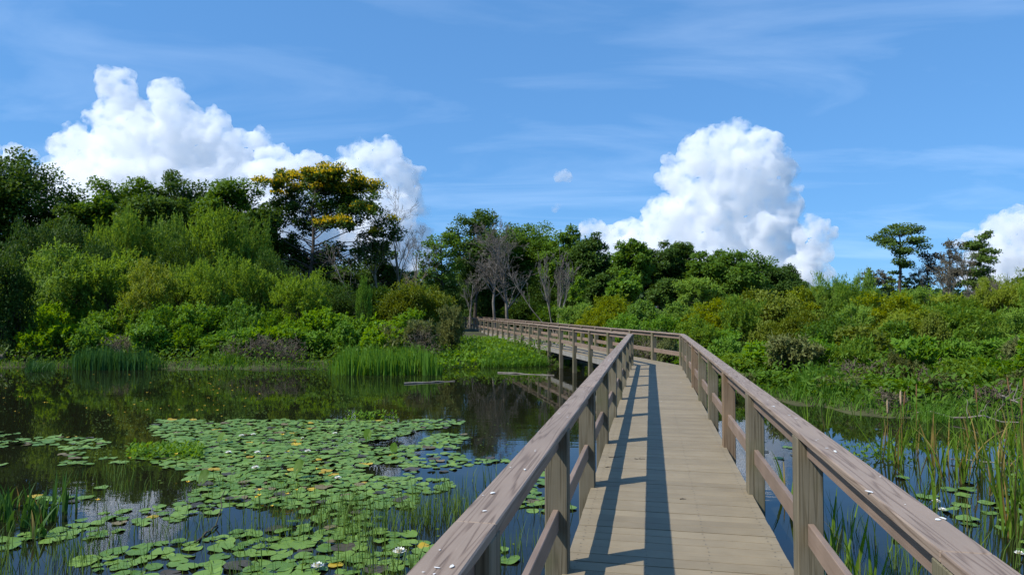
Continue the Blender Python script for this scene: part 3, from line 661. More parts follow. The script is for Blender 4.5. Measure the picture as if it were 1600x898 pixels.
tree('cypress_tree', 1612, 68, 412, 24, 470, 'cypress', 'cypress cut off by the right edge', ncl=40, per=90, flat=0.45, group='cypresses on the right horizon')
drb = [(1450, 400, 9, 8), (1452, 420, 12, 12), (1450, 445, 13, 14)]
tree('dying_cypress', 1451, 76, 392, 14, 455, 'brown', 'narrow half-bare cypress between the tall one and the grey trees', env_px=drb, ncl=30, per=45, cr=0.5, sep=0.7, group='cypresses on the right horizon')
dr2 = [(1478, 385, 12, 8), (1490, 382, 12, 9), (1470, 398, 9, 8), (1486, 405, 16, 12), (1480, 430, 18, 14)]
tree('dying_cypress', 1484, 74, 374, 24, 450, 'brown', 'grey-brown half-bare tree left of the conical cypress', env_px=dr2, ncl=40, per=45, cr=0.5, sep=0.7, nlimb=40, group='cypresses on the right horizon')
bare_tree('bare_tree', 1508, 73, 372, 'grey leafless tree just left of the conical cypress', levels=5, kids=5, spread=0.4, minr=0.012)
bare_tree('bare_tree', 1478, 72, 392, 'grey leafless tree inside the half-bare tree', levels=5, kids=5, spread=0.4, minr=0.012)
bare_tree('bare_tree', 1455, 73, 410, 'small grey leafless tree by the narrow half-bare cypress', levels=5, kids=4, spread=0.4, minr=0.012)
bare_tree('bare_tree', 1540, 66, 430, 'low spray of grey twigs under the conical cypress', levels=5, kids=5, spread=0.6, minr=0.011, stems=4)
# far wood behind everything, one mass
Ps = []
for i in range(760):
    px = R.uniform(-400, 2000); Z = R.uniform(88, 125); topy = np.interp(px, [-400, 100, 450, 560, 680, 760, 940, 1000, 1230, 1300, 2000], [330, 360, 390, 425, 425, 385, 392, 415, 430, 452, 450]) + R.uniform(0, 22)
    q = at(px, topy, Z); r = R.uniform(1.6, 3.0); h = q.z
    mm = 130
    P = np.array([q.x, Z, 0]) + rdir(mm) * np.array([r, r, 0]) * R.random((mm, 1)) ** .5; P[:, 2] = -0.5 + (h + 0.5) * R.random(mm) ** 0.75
    Ps.append(P)
P = np.concatenate(Ps); k = len(P)
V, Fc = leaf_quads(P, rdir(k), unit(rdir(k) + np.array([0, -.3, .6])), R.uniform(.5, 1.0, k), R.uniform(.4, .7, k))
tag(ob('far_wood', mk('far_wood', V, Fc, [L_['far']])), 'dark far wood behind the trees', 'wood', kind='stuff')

# ------------------------------------------------------------------ shrubs: archetypes by style and size, copied
ARCH = {}
SIZES = {'L': (2.4, 4.4, 95, 15, 0.62), 'M': (1.5, 2.5, 60, 12, 0.46), 'S': (0.85, 1.25, 34, 9, 0.30)}
def arch(style, size, v):
    key = (style, size, v)
    if key in ARCH: return ARCH[key]
    r, h, nc, sh, cr = SIZES[size]
    env = auto_env(np.array([0, 0, h * 0.54]), r, r, h * 0.46, 8)
    if size != 'S': env.append((np.array([0, 0, h * 0.25]), (r * .8, r * .8, h * 0.22)))
    C = clump_centers(env, nc, cr, 0.42, zmin=0.12, sep=0.7); rad = cr * R.uniform(.8, 1.25, len(C)); cc = np.array([0, 0, h * 0.2])
    if style == 'shoot': V, Fc = shoot_leaves(C, rad, sh, 12, 0.20 if size != 'S' else .16, 0.062 if size != 'S' else .055, cc)
    elif style == 'herb': V, Fc = shoot_leaves(C, rad, max(sh - 3, 5), 11, 0.19 if size != 'S' else .17, 0.088 if size != 'S' else .08, cc, up=.9)
    else: V, Fc = crown_leaves(C, rad, sh * 11, 0.17, 0.095, cc, 0.05, 0.75)
    keep = V.reshape(-1, 4, 3)[:, 0, 2] > -0.05; V = V.reshape(-1, 4, 3)[keep].reshape(-1, 3)
    top = np.percentile(V[:, 2], 99.7); ra = np.percentile(np.hypot(V[:, 0], V[:, 1]), 98)
    cm_ = mk('foliage_' + style + size, V, np.arange(len(V)).reshape(-1, 4), [L_['willow']])
    sg = []
    for i in range(len(C)):
        b = np.array([R.normal() * .12 * r, R.normal() * .12 * r, 0]); sg.append(curve_segs(b, C[i], 0.012 * h ** .8, 0.005, 4, 0.05, 0.05))
    TV, TF = tubes(np.concatenate(sg), 4)
    ARCH[key] = (cm_, mk('stems_' + style + size, TV, TF, [M['bark']], True), top, ra)
    return ARCH[key]
NV = {'shoot': 3, 'herb': 3, 'broad': 2}
KIND = {'willow': ('shoot', 'willow'), 'willowy': ('shoot', 'willowy'), 'herb': ('herb', 'herb'), 'myrtle': ('broad', 'myrtle'), 'dark': ('broad', 'oak'), 'mid': ('broad', 'mid'), 'grey': ('shoot', 'grey'), 'light': ('herb', 'light')}
WORDS = {'willow': 'pale green willow shrub', 'willowy': 'yellow-green willow shrub', 'herb': 'bright green leafy bush', 'myrtle': 'olive rusty-tipped shrub', 'dark': 'dark green shrub', 'mid': 'mid green shrub', 'grey': 'grey-green twiggy shrub', 'light': 'light green leafy shrub'}
def shrub(kind, px, Z, top, hw, label=None, where='', group='shrubs on the banks', name=None):
    style, leaf = KIND[kind]
    x = (px - 800) * Z / F; g = gz(x, Z) - 0.04; h = EYE + (HY - top) * Z / F - g; r = hw * Z / F
    h = max(h, .5)
    size = 'L' if h > 3.3 else ('M' if h > 1.75 else 'S')
    cm_, tm, ah, ar = arch(style, size, rnd.randrange(NV[style]))
    root = empty(name or ('willow_shrub' if 'willow' in kind else 'shrub'), (x, Z, g), rnd.uniform(0, 6.28)); root.scale = (r / ar, r / ar, h / ah)
    o = ob('foliage', cm_, root); o.material_slots[0].link = 'OBJECT'; o.material_slots[0].material = L_[leaf]
    ob('stems', tm, root)
    tag(root, label or f"{WORDS[kind]} {where}", 'shrub', group, order=label is None)
    return root
# left bank, willows and big shrubs
GL = 'shrubs on the left bank'
shrub('willow', 105, 33, 385, 62, 'big pale willow dome in the middle of the left bank', group=GL)
shrub('willow', 175, 33.5, 392, 60, 'pale willow dome right of the biggest dome', group=GL)
shrub('willowy', 228, 32, 405, 42, 'yellowish willow with a leaning pale stem on the left bank', group=GL)
for a in [(330, 40, 326, 48), (375, 41, 335, 46), (205, 42, 330, 46), (255, 43, 338, 40), (165, 41, 345, 36), (340, 34, 395, 44), (395, 35, 408, 40), (300, 35, 410, 36), (70, 36, 405, 32)]:
    shrub('willow', *a, where='rising up the left bank', group=GL)
for a in [(290, 38, 372, 44), (150, 37, 376, 40), (425, 37, 395, 34), (265, 36, 425, 36)]:
    shrub('dark', *a, where='in the gaps between the pale willows', group=GL)
shrub('dark', 8, 29, 395, 44, 'dark shrub at the left edge above the driftwood', group=GL)
shrub('dark', 50, 38, 345, 45, 'dark green shrub under the tallest left tree', group=GL)
shrub('dark', 95, 40, 345, 40, 'dark shrub between the tallest tree and the willow dome', group=GL)
shrub('willow', 478, 33, 424, 48, 'rounded pale small willow below the yellow-flowering tree', group=GL)
shrub('light', 568, 34, 432, 13, 'slim bright sapling below the dead leaning trunk', group=GL, name='sapling')
shrub('myrtle', 645, 36, 440, 45, 'olive shrub left of the boardwalk end', group=GL)
shrub('myrtle', 690, 37, 452, 30, 'small olive shrub nearest the boardwalk end', group=GL)
shrub('dark', 600, 38, 450, 45, 'dark shrub below the leafless trees', group=GL)
shrub('dark', 530, 38, 440, 45, 'dark shrub under the yellow-flowering tree', group=GL)
shrub('dark', 440, 38, 420, 40, 'dark shrub left of the rounded pale small willow', group=GL)
shrub('grey', 703, 31, 478, 24, 'grey-green twiggy shrub where the far railing begins', group=GL)
shrub('grey', 640, 29, 500, 45, 'grey twiggy bush behind the bright reeds', group=GL)
for i, px in enumerate(range(30, 690, 44)):
    shrub('herb' if i % 4 else 'light', px + rnd.uniform(-10, 10), rnd.uniform(30.2, 32.5), rnd.uniform(462, 492) if px < 420 else rnd.uniform(478, 498), rnd.uniform(30, 42), where='in the back row along the left shore', group=GL)
for i, px in enumerate(range(60, 660, 40)):
    shrub('herb', px + rnd.uniform(-10, 10), rnd.uniform(28.4, 29.6), rnd.uniform(500, 528), rnd.uniform(24, 34), where='in the front row along the left shore', group=GL)
# beyond the boardwalk, between the grove and the rail
GC = 'shrubs behind the far railing'
for a in [(960, 40, 462, 40, 'willowy'), (900, 44, 474, 30, 'willow'), (1000, 38, 470, 34, 'mid'), (930, 36, 478, 34, 'willowy'), (980, 32, 490, 36, 'herb'), (860, 52, 474, 26, 'mid'), (1035, 30, 492, 34, 'herb'), (1010, 27, 515, 30, 'grey'), (1045, 25, 520, 30, 'grey')]:
    shrub(a[4], *a[:4], where='behind the far railing', group=GC)
for a in [(700, 60, 440, 34), (745, 66, 432, 40), (800, 66, 430, 42), (850, 64, 436, 40), (900, 60, 440, 36), (945, 58, 446, 34), (820, 58, 462, 34), (760, 72, 440, 40)]:
    shrub('dark', *a, where='in the shade of the centre grove', group='dark shrubs under the centre grove')
# right bank
GR = 'shrubs on the right bank'
for a in [(1060, 38, 474, 40, 'willow'), (1110, 36, 462, 45, 'willowy'), (1165, 37, 455, 42, 'myrtle'), (1150, 33, 470, 40, 'willow'), (1215, 35, 462, 40, 'myrtle'), (1260, 33, 470, 42, 'myrtle'), (1290, 36, 434, 40, 'willow'), (1335, 35, 440, 42, 'willow'), (1255, 38, 450, 34, 'willowy'),
          (1385, 33, 452, 44, 'willowy'), (1430, 36, 448, 40, 'willow'), (1470, 34, 452, 42, 'willowy'), (1520, 35, 458, 40, 'willow'), (1560, 34, 436, 42, 'willowy'), (1600, 36, 420, 48, 'willowy'), (1640, 32, 440, 50, 'willow'), (1360, 40, 425, 22, 'willow'),
          (1330, 29, 480, 40, 'willow'), (1420, 28, 480, 44, 'willowy'), (1500, 27, 482, 44, 'willow'), (1575, 27, 478, 46, 'willow'), (1640, 26, 480, 46, 'willow')]:
    a = (a[0] + rnd.uniform(-8, 8), a[1] + rnd.uniform(-1.5, 1.5), a[2] + rnd.uniform(-10, 10), a[3] * rnd.uniform(.7, 1.25), a[4])
    shrub(a[4], *a[:4], where='in the back row of the right bank', group=GR)
for a in [(1080, 30, 500, 40, 'willow'), (1130, 28, 500, 40, 'herb'), (1190, 28, 505, 36, 'myrtle'), (1240, 27, 498, 40, 'myrtle'), (1295, 26, 500, 42, 'mid'), (1350, 25, 505, 40, 'myrtle'), (1400, 25, 508, 42, 'mid'), (1455, 24, 505, 42, 'myrtle'), (1510, 24, 512, 42, 'willow'), (1565, 23, 512, 42, 'herb'), (1620, 23, 510, 40, 'willow')]:
    a = (a[0] + rnd.uniform(-8, 8), a[1] + rnd.uniform(-1.5, 1.5), a[2] + rnd.uniform(-16, 16), a[3] * rnd.uniform(.6, 1.15), a[4])
    shrub(a[4], *a[:4], where='in the middle row of the right bank', group=GR)
for i, px in enumerate(range(1085, 1650, 36)):
    z = np.interp(px, [1085, 1200, 1350, 1500, 1650], [24.5, 21.5, 19.5, 18.2, 18.2])
    shrub(('herb', 'light', 'willow', 'herb', 'grey')[i % 5], px + rnd.uniform(-14, 14), z + rnd.uniform(-1.2, 1.2), rnd.uniform(520, 562), rnd.uniform(26, 50), where='in the front row of the right bank', group=GR)
for i, px in enumerate(range(1120, 1650, 48)):
    z = np.interp(px, [1085, 1200, 1350, 1500, 1650], [22.5, 19.5, 17.2, 16.2, 16.4])
    shrub(('herb', 'grey', 'light')[i % 3], px + rnd.uniform(-12, 12), z + rnd.uniform(-.5, .5), rnd.uniform(570, 605), rnd.uniform(24, 44), where='at the edge of the right bank', group=GR)
# dead brush
def brush(px, Z, top, label, stems=13, mat='brush'):
    bare_tree('dead_brush', px, Z, top, label, mat=mat, group='dead brush on the banks', cat='brush', levels=3, kids=4, kids0=3, stems=stems, spread=0.9, up=0.0, r0=0.02, minr=0.0055, sway=0.22, first=0.15)
for px, Z, top, lab in [(405, 27.9, 518, 'tangle of dead brown twigs at the middle of the left shore'), (455, 27.6, 520, 'brown dead brush left of the bright reeds'), (370, 28.2, 522, 'brown dead brush among the bushes left of the twig tangle'), (660, 28.2, 500, 'grey dead brush behind the bright reeds'), (200, 28.6, 505, 'bare grey stems above the dark reeds'),
                        (1390, 15.6, 600, 'grey dead brush at the middle of the right shore'), (1545, 15.6, 590, 'tangle of dead twigs round the bleached branch'), (1455, 17.5, 560, 'thin grey dead stems standing in the right bank scrub'), (1340, 18.6, 556, 'thin brown dead stems left of the right bank scrub middle'), (1020, 25.5, 522, 'brown dead brush seen through the corner railing')]:
    brush(px, Z, top, lab)

# ------------------------------------------------------------------ grasses and ground cover
def blades(P, H, W, lean=0.35, bend=0.25):
    n_ = len(P); d = rdir(n_); d[:, 2] = 0; d = unit(d); up = np.array([0, 0, 1.0])
    ax = unit(np.cross(d, up)); f = R.uniform(0.1, 1, n_)[:, None] * lean; H = np.asarray(H).reshape(-1, 1); W = np.asarray(W).reshape(-1, 1)
    yaw = rdir(n_); yaw[:, 2] = 0; sd = unit(ax + yaw * 0.8)
    m_ = P + up * H * 0.55 + d * H * 0.55 * f; t = P + up * H * (1 - bend * f) + d * H * f * (1.2 + bend)
    V = np.stack([P - sd * W / 2, P + sd * W / 2, m_ - sd * W * .4, m_ + sd * W * .4, t], 1).reshape(-1, 3)
    q = np.array([[0, 1, 3], [0, 3, 2], [2, 3, 4]])
    return V, (np.arange(n_)[:, None, None] * 5 + q[None]).reshape(-1, 3)
def scatter_px(n_, x0, x1, y0, y1, dens=None):
    px = R.uniform(x0, x1, n_ * 3)[:n_ * 3]; u = R.random(n_ * 3)
    Z0 = (EYE - WZ) * F / (y1 - HY); Z1 = (EYE - WZ) * F / (y0 - HY); Z = np.sqrt(Z0 ** 2 + u * (Z1 ** 2 - Z0 ** 2))
    P = np.stack([(px - 800) * Z / F, Z, np.full_like(Z, WZ)], 1)
    return P[:n_]
# broken ground cover over the banks
def land_points(n_, x0, x1, y0, y1, dmin, dmax):
    x = R.uniform(x0, x1, n_ * 4); y = R.uniform(y0, y1, n_ * 4); d = shore_dist(x, y); k = (d > dmin) & (d < dmax)
    x, y = x[k][:n_], y[k][:n_]; return np.stack([x, y, ground_z(x, y)], 1)
P = np.concatenate([land_points(16000, -30, 4, 24, 36, 0.0, 7), land_points(15000, 4.5, 22, 13, 32, 0.0, 7)]); k = len(P)
P[:, 2] += R.random(k) ** 1.3 * 0.65
V, Fc = leaf_quads(P, unit(rdir(k) + np.array([0, 0, .5])), unit(rdir(k) * .6 + np.array([0, 0, 1])), R.uniform(.1, .22, k), R.uniform(.05, .1, k))
tag(ob('undergrowth', mk('undergrowth', V, Fc, [L_['mid']])), 'low leafy undergrowth covering both banks', 'undergrowth', kind='stuff')
P = np.concatenate([land_points(5000, -30, 3, 24, 32, -0.3, 0.9), land_points(8000, 4.5, 20, 13, 26, -0.12, 1.5)]); k = len(P); P[:, 2] = np.maximum(P[:, 2], WZ - .05)
V, Fc = blades(P, R.uniform(.1, .42, k), R.uniform(.01, .026, k), 0.7)
tag(ob('shore_grass', mk('shore_grass', V, Fc, [L_['grass']])), 'uneven grass fringe at the water edge', 'grass', kind='stuff')
def grass_patch(name, n_, x0, x1, y0, y1, h0, h1, w0, w1, mat, label, lean=0.3, spots=None):
    if spots is None:
        P = scatter_px(n_ * 2, x0, x1, y0, y1); px_ = 800 + P[:, 0] * F / P[:, 1]; e_ = np.minimum(px_ - x0, x1 - px_) / (x1 - x0)
        nz_ = np.array([noise.noise(Vector((q_[0] * 1.3, q_[1] * 1.3, 5.0))) for q_ in P]); P = P[(R.random(len(P)) < np.clip(e_ * 6, .15, 1)) & (nz_ > -.22)][:n_]
    else:
        c = np.array([onwater(*s_)[:] for s_ in spots]); i = R.integers(len(c), size=n_); P = c[i] + R.normal(size=(n_, 3)) * np.array([.13, .13, 0])
    k = len(P); P[:, 2] = WZ - 0.05
    nz_ = np.array([.8 + .45 * noise.noise(Vector((q_[0] * .9, q_[1] * .9, 9.0))) for q_ in P]); px_ = 800 + P[:, 0] * F / P[:, 1]; ed_ = 1.0 if spots is not None else .5 + .5 * np.clip(np.minimum(px_ - x0, x1 - px_) / (x1 - x0) * 5, 0, 1)
    V, Fc = blades(P, R.uniform(h0, h1, k) * nz_ * ed_, R.uniform(w0, w1, k), lean)
    return tag(ob(name, mk(name, V, Fc, [L_[mat]])), label, 'grass', kind='stuff')
grass_patch('reed_bed', 2600, 512, 692, 571, 586, .75, 1.3, .03, .06, 'grass', 'bright green reed bed at the left shore near the boardwalk', 0.18)
grass_patch('reed_bed', 1500, 100, 265, 569, 578, .7, 1.25, .03, .05, 'grass_dk', 'dark reed bed at the left shore', 0.2)  # blades take the darker green grass colour
grass_patch('reed_bed', 500, 300, 395, 568, 575, .5, .9, .025, .05, 'grass', 'short green reeds at the middle of the left shore', 0.25)
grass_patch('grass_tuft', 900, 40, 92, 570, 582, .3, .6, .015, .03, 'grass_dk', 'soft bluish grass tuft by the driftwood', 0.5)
grass_patch('reed_bed', 1300, 1235, 1350, 612, 628, .6, 1.0, .03, .06, 'grass', 'leafy green reed bed at the right shore', 0.3)
grass_patch('grass_tuft', 1500, 1425, 1500, 640, 660, .25, .5, .008, .016, 'grass', 'fine light grass tuft on the right shore', 0.5)
# marsh plants beside the far boardwalk
P = land_points(9000, -3.2, 3.6, 24.3, 40, -0.25, 14); keep = np.array([(-3.0 + 0.0 * p_[1]) < p_[0] < 6.4 - .1817 * p_[1] for p_ in P]); P = P[keep]; k = len(P); P[:, 2] += R.random(k) * .32
V, Fc = leaf_quads(P, unit(rdir(k) + np.array([0, 0, .6])), unit(rdir(k) * .5 + np.array([0, 0, 1])), R.uniform(.12, .22, k), R.uniform(.08, .15, k))
tag(ob('marsh_plants', mk('marsh_plants', V, Fc, [L_['herb']])), 'bright green marsh plants beside the far boardwalk', 'marsh plants', kind='stuff')
P = land_points(7000, -1.2, 3.6, 24.0, 30, -0.45, 3); P = P[P[:, 0] < 6.6 - .1817 * P[:, 1]]; k = len(P); P[:, 2] = np.maximum(P[:, 2], WZ - .04)
V, Fc = blades(P, R.uniform(.18, .45, k), R.uniform(.012, .028, k), 0.6)
tag(ob('marsh_grass', mk('marsh_grass', V, Fc, [L_['grass']])), 'light green floating grass at the foot of the marsh plants', 'grass', kind='stuff')
# pond sedges, left
sp = [(rnd.gauss(560, 30), rnd.gauss(810, 14)) for i in range(16)] + [(rnd.gauss(700, 40), rnd.gauss(800, 22)) for i in range(22)] + [(rnd.uniform(420, 860), rnd.uniform(760, 890)) for i in range(30)] + [(rnd.uniform(560, 640), rnd.uniform(860, 910)) for i in range(8)]
grass_patch('sedge', 1450, 0, 0, 0, 0, .18, .55, .005, .011, 'sedge', 'fine upright sedge in the water left of the railing', 0.36, sp)
sp = [(rnd.uniform(-40, 130), rnd.uniform(850, 935)) for i in range(26)] + [(rnd.uniform(100, 480), rnd.uniform(730, 900)) for i in range(80)]
grass_patch('sedge', 1050, 0, 0, 0, 0, .15, .45, .005, .010, 'sedge', 'thin scattered sedge among the lily pads on the left', 0.35, sp)
sp = [(rnd.uniform(1250, 1460), rnd.uniform(800, 1050)) for i in range(24)] + [(rnd.uniform(1380, 1640), rnd.uniform(700, 900)) for i in range(40)]
grass_patch('sedge', 420, 0, 0, 0, 0, .3, .8, .006, .012, 'sedge', 'thin sedge between the cattails beyond the rail', 0.3, sp)

# ------------------------------------------------------------------ cattails and reeds, every blade a part
def blade_mesh(name, mat, curl, w=0.018, n_=6):
    V = []; Fc = []
    for i in range(n_ + 1):
        t = i / n_; wd = w * (1 - t ** 2.2) * (0.75 + 0.5 * min(t * 3, 1)) + 0.0006; x = curl * t ** 2.4; z = t * (1 - 0.25 * curl * t ** 2)
        V += [(x, -wd, z), (x - wd * 0.35, 0, z), (x, wd, z)]
        if i: b = 3 * (i - 1); Fc += [(b, b + 1, b + 4, b + 3), (b + 1, b + 2, b + 5, b + 4)]
    return mk(name, V, Fc, [mat], True)
BL = {m_: [blade_mesh('blade', L_[m_], c, w_) for c in (0.03, 0.12, 0.28, 0.5)] for m_, w_ in (('cattail', 0.012), ('cattail_dry', 0.011), ('reed_dk', 0.017))}
M['seed'] = noise_mat('cattail_seed', (0.15, 0.075, 0.03), (0.25, 0.14, 0.065), (60, 60, 60), 0.95, 0.4)
M['fluff'] = noise_mat('cattail_fluff', (0.32, 0.22, 0.12), (0.50, 0.38, 0.25), (60, 60, 60), 0.95, 0.6)
def seed_mesh(mat, r, fl):
    pr = [(0, 0.0), (r * .8, .01), (r, .04), (r * (1.15 if fl else 1), .12), (r * .8, .19), (r * .3, .215), (.002, .22)]
    k = 9; V = []; Fc = []
    for i, (a, z) in enumerate(pr):
        for j in range(k): q = a * (1 + (R.uniform(-.35, .35) if fl else 0)); V.append((q * math.cos(j * 6.283 / k), q * math.sin(j * 6.283 / k), z))
        if i:
            for j in range(k): Fc.append(((i - 1) * k + j, (i - 1) * k + (j + 1) % k, i * k + (j + 1) % k, i * k + j))
    return mk('seed_head', V, Fc, [mat], True)
SEED = [seed_mesh(M['seed'], .0095, False), seed_mesh(M['fluff'], .013, True)]
sv, sf = tubes([(0, 0, 0, 0, 0, 1, .004, .003)], 6); STALK = mk('stalk', sv, sf, [L_['cattail_dry']], True)
def clump(name, px, py, h, nb, label, mat='cattail', dry=0.25, heads=0, group='cattails beyond the right rail', cat='cattail', spread=0.09, lean=0.15):
    q = onwater(px, py); root = empty(name, (q.x, q.y, WZ - 0.06), rnd.uniform(0, 6.28))
    for i in range(nb):
        a = rnd.uniform(0, 6.283); r_ = rnd.random() ** .5 * spread; mm = 'cattail_dry' if rnd.random() < dry else mat; hh = h * rnd.uniform(.55, 1.05)
        ob('blade', rnd.choice(BL[mm]), root, (r_ * math.cos(a), r_ * math.sin(a), 0), (rnd.gauss(0, lean), rnd.gauss(0, lean), rnd.uniform(0, 6.28)), (hh, rnd.uniform(.7, 1.25), hh))
    for i in range(heads):
        hh = h * rnd.uniform(.9, 1.08); rx, ry = rnd.gauss(0, .05), rnd.gauss(0, .05)
        st = ob('stalk', STALK, root, (rnd.gauss(0, .04), rnd.gauss(0, .04), 0), (rx, ry, 0), (1, 1, hh))
        hd = ob('seed_head', SEED[0 if rnd.random() < .7 else 1], root, st.location + Vector((math.sin(ry) * hh, -math.sin(rx) * hh, hh * .99)), (rx, ry, 0))
    return tag(root, label, cat, group, order=True)
for px, py, h, nb, hd in [(1400, 722, .95, 12, 2), (1378, 716, .85, 8, 1), (1428, 705, 1.0, 6, 1), (1462, 742, .9, 16, 0), (1500, 752, 1.0, 14, 0), (1524, 735, 1.15, 10, 1), (1548, 772, 1.2, 18, 0), (1575, 835, 1.25, 22, 0), (1598, 800, 1.2, 14, 1), (1592, 742, 1.15, 14, 1), (1560, 720, 1.1, 12, 0), (1480, 718, .85, 12, 0),
                          (1618, 860, 1.25, 14, 0), (1440, 790, .7, 8, 0), (1625, 760, 1.25, 14, 1), (1535, 705, 1.0, 10, 0), (1580, 705, 1.05, 12, 1), (1510, 700, .9, 9, 0), (1450, 700, .8, 9, 0), (1610, 700, 1.1, 12, 1)]:
    clump('cattail', px, py, h, nb, 'cattail clump standing in the water right of the railing', heads=hd)
for px, py, h, nb in [(1292, 868, .75, 7), (1318, 905, .85, 8), (1352, 960, .9, 8), (1395, 985, .8, 7), (1240, 800, .7, 4), (1220, 765, .7, 4), (1440, 1040, .8, 7)]:
    clump('reed', px, py, h, nb, 'green reed clump seen through the right railing', dry=.12, cat='reed', group='reeds behind the right railing')
for px, py, h, nb in [(10, 812, .5, 12), (34, 822, .52, 14), (56, 806, .5, 12), (80, 812, .48, 12), (100, 800, .55, 8), (22, 790, .45, 10), (118, 790, .5, 5), (66, 835, .4, 8)]:
    clump('reed', px, py, h, nb, 'dark upright reed clump in the water at the left edge', mat='reed_dk', dry=.04, cat='reed', group='reeds at the left edge', spread=.11, lean=.06)
for px, py in [(1335, 655), (1260, 660), (1290, 668)]:
    clump('reed', px, py, .8, 4, 'sparse green reed clump in the dark channel beyond the right rail', dry=.1, cat='reed', group='reeds in the channel')

# ------------------------------------------------------------------ lily pads and flowers
def pad_mat(name, a, b, c):
    m, n, p = new_mat(name); oi = N_(n, 'ShaderNodeObjectInfo'); g = N_(n, 'ShaderNodeNewGeometry')
    ad = N_(n, 'ShaderNodeMath', operation='ADD'); n.links.new(oi.outputs['Random'], ad.inputs[0]); n.links.new(g.outputs['Random Per Island'], ad.inputs[1])
    fr = N_(n, 'ShaderNodeMath', operation='FRACT'); n.links.new(ad.outputs[0], fr.inputs[0])
    r = N_(n, 'ShaderNodeValToRGB'); e = r.color_ramp.elements; e[0].color = (*a, 1); e[1].color = (*b, 1); n.links.new(fr.outputs[0], r.inputs[0])
    t = N_(n, 'ShaderNodeTexCoord'); no = N_(n, 'ShaderNodeTexNoise'); no.inputs['Scale'].default_value = 14; no.inputs['Detail'].default_value = 4; n.links.new(t.outputs['Object'], no.inputs['Vector'])
    mr = N_(n, 'ShaderNodeMapRange'); mr.inputs[1].default_value = .52; mr.inputs[2].default_value = .75; mr.inputs[4].default_value = .5; n.links.new(no.outputs[0], mr.inputs[0])
    mc = N_(n, 'ShaderNodeMix'); mc.data_type = 'RGBA'; n.links.new(mr.outputs[0], mc.inputs[0]); n.links.new(r.outputs[0], mc.inputs[6]); mc.inputs[7].default_value = (*c, 1)
    n.links.new(mc.outputs[2], p.inputs['Base Color']); p.inputs['Roughness'].default_value = .42; p.inputs['Specular IOR Level'].default_value = .35
    return m
M['pad'] = pad_mat('pad_green', (0.08, 0.165, 0.022), (0.155, 0.26, 0.042), (0.24, 0.25, 0.05))
M['pad_y'] = pad_mat('pad_yellow', (0.36, 0.25, 0.02), (0.52, 0.38, 0.03), (0.22, 0.14, 0.03))
M['pad_b'] = pad_mat('pad_brown', (0.12, 0.09, 0.035), (0.20, 0.16, 0.07), (0.07, 0.07, 0.025))
M['pad_d'] = pad_mat('pad_dark', (0.045, 0.04, 0.026), (0.075, 0.06, 0.04), (0.05, 0.07, 0.02))
def pad_geo(seed, k=22):
    q = random.Random(seed); ph = q.uniform(0, 6.28); wv = q.uniform(.0, .07); cut = q.uniform(.04, .3); curl = (.0, .0, .35, .0, .6, .15, .0, .25, .0, .45)[seed % 10]
    V = [(0.06, 0, .004)]; Fc = []
    for ring, rr in ((0, .5), (1, 1.0)):
        for i in range(k + 1):
            a = cut + (2 * math.pi - 2 * cut) * i / k
            rad = rr * (1 + .035 * math.sin(3 * a + ph) + .025 * math.sin(5 * a + ph * 2)) * (.93 if i in (0, k) and ring else 1)
            V.append((rad * math.cos(a), rad * math.sin(a), (.010 + wv * math.sin(2 * a + ph) + wv * .6 * math.sin(5 * a) + curl * max(0, math.cos(a - ph) - .75) * 2) * ring))
    o = 1; m_ = k + 1
    for i in range(k): Fc += [(0, o + i, o + i + 1), (o + i, o + m_ + i, o + m_ + i + 1), (o + i, o + m_ + i + 1, o + i + 1)]
    return np.array(V), np.array(Fc)
PADG = [pad_geo(i) for i in range(10)]
PADM = {c: [mk('lily_pad', v, f, [M[c]], True) for v, f in PADG] for c in ('pad', 'pad_y', 'pad_b', 'pad_d')}
def dens(px, py):
    d = 0.0
    # main raft
    if 655 < py < 730: d = max(d, np.interp(px, [225, 275, 690, 745], [0, 1, 1, 0]) * (1 if py < 700 or px < 650 else .35))
    if 715 < py < 790 and 300 < px < 650: d = max(d, .9)
    if 715 < py < 790 and 650 <= px < 850: d = max(d, .5)
    if 700 < py < 790 and 140 < px < 330: d = max(d, .2 if px > 240 else .08)
    if 770 < py < 840: d = max(d, .3 if px < 250 else .45 if px < 480 else (.22 if px < 800 else .05))
    if py >= 825: d = max(d, np.interp(px, [0, 120, 330, 400, 660, 850], [.55, .6, .35, .75, .75, .2]))
    if 675 < py < 700 and px < 240: d = max(d, .4)
    if 705 < py < 725 and px < 140: d = max(d, .5)
    return d
cand = []
hard = [(445, 880, .135), (478, 848, .13), (415, 862, .13), (500, 870, .12), (540, 852, .12), (398, 833, .11), (445, 845, .16), (480, 845, .13), (412, 876, .1), (375, 880, .12), (560, 868, .13), (590, 885, .12), (455, 893, .14), (350, 852, .13), (330, 893, .13), (615, 852, .1), (140, 872, .14), (185, 858, .12)]
pts = []
def try_pad(x, y, r, rel=.72):
    if pts:
        a = np.array(pts); 
        if np.any(np.hypot(a[:, 0] - x, a[:, 1] - y) < (a[:, 2] + r) * rel): return False
    pts.append((x, y, r)); return True
for px, py, r_ in hard: q = onwater(px, py); try_pad(q.x, q.y, r_)
for i in range(24000):
    Z = math.sqrt(rnd.uniform(5.6 ** 2, 14.6 ** 2)); px = rnd.uniform(-30, 900); py = HY + (EYE - WZ) * F / Z
    dn = dens(px, py)
    if rnd.random() > dn: continue
    if noise.noise(Vector(((px - 800) * Z / F * .8, Z * .8, 3))) < .36 - dn * .72: continue
    try_pad((px - 800) * Z / F, Z, rnd.choice((rnd.uniform(.045, .08), rnd.uniform(.06, .10), rnd.uniform(.08, .12))), .60 if dn > .8 else .74)
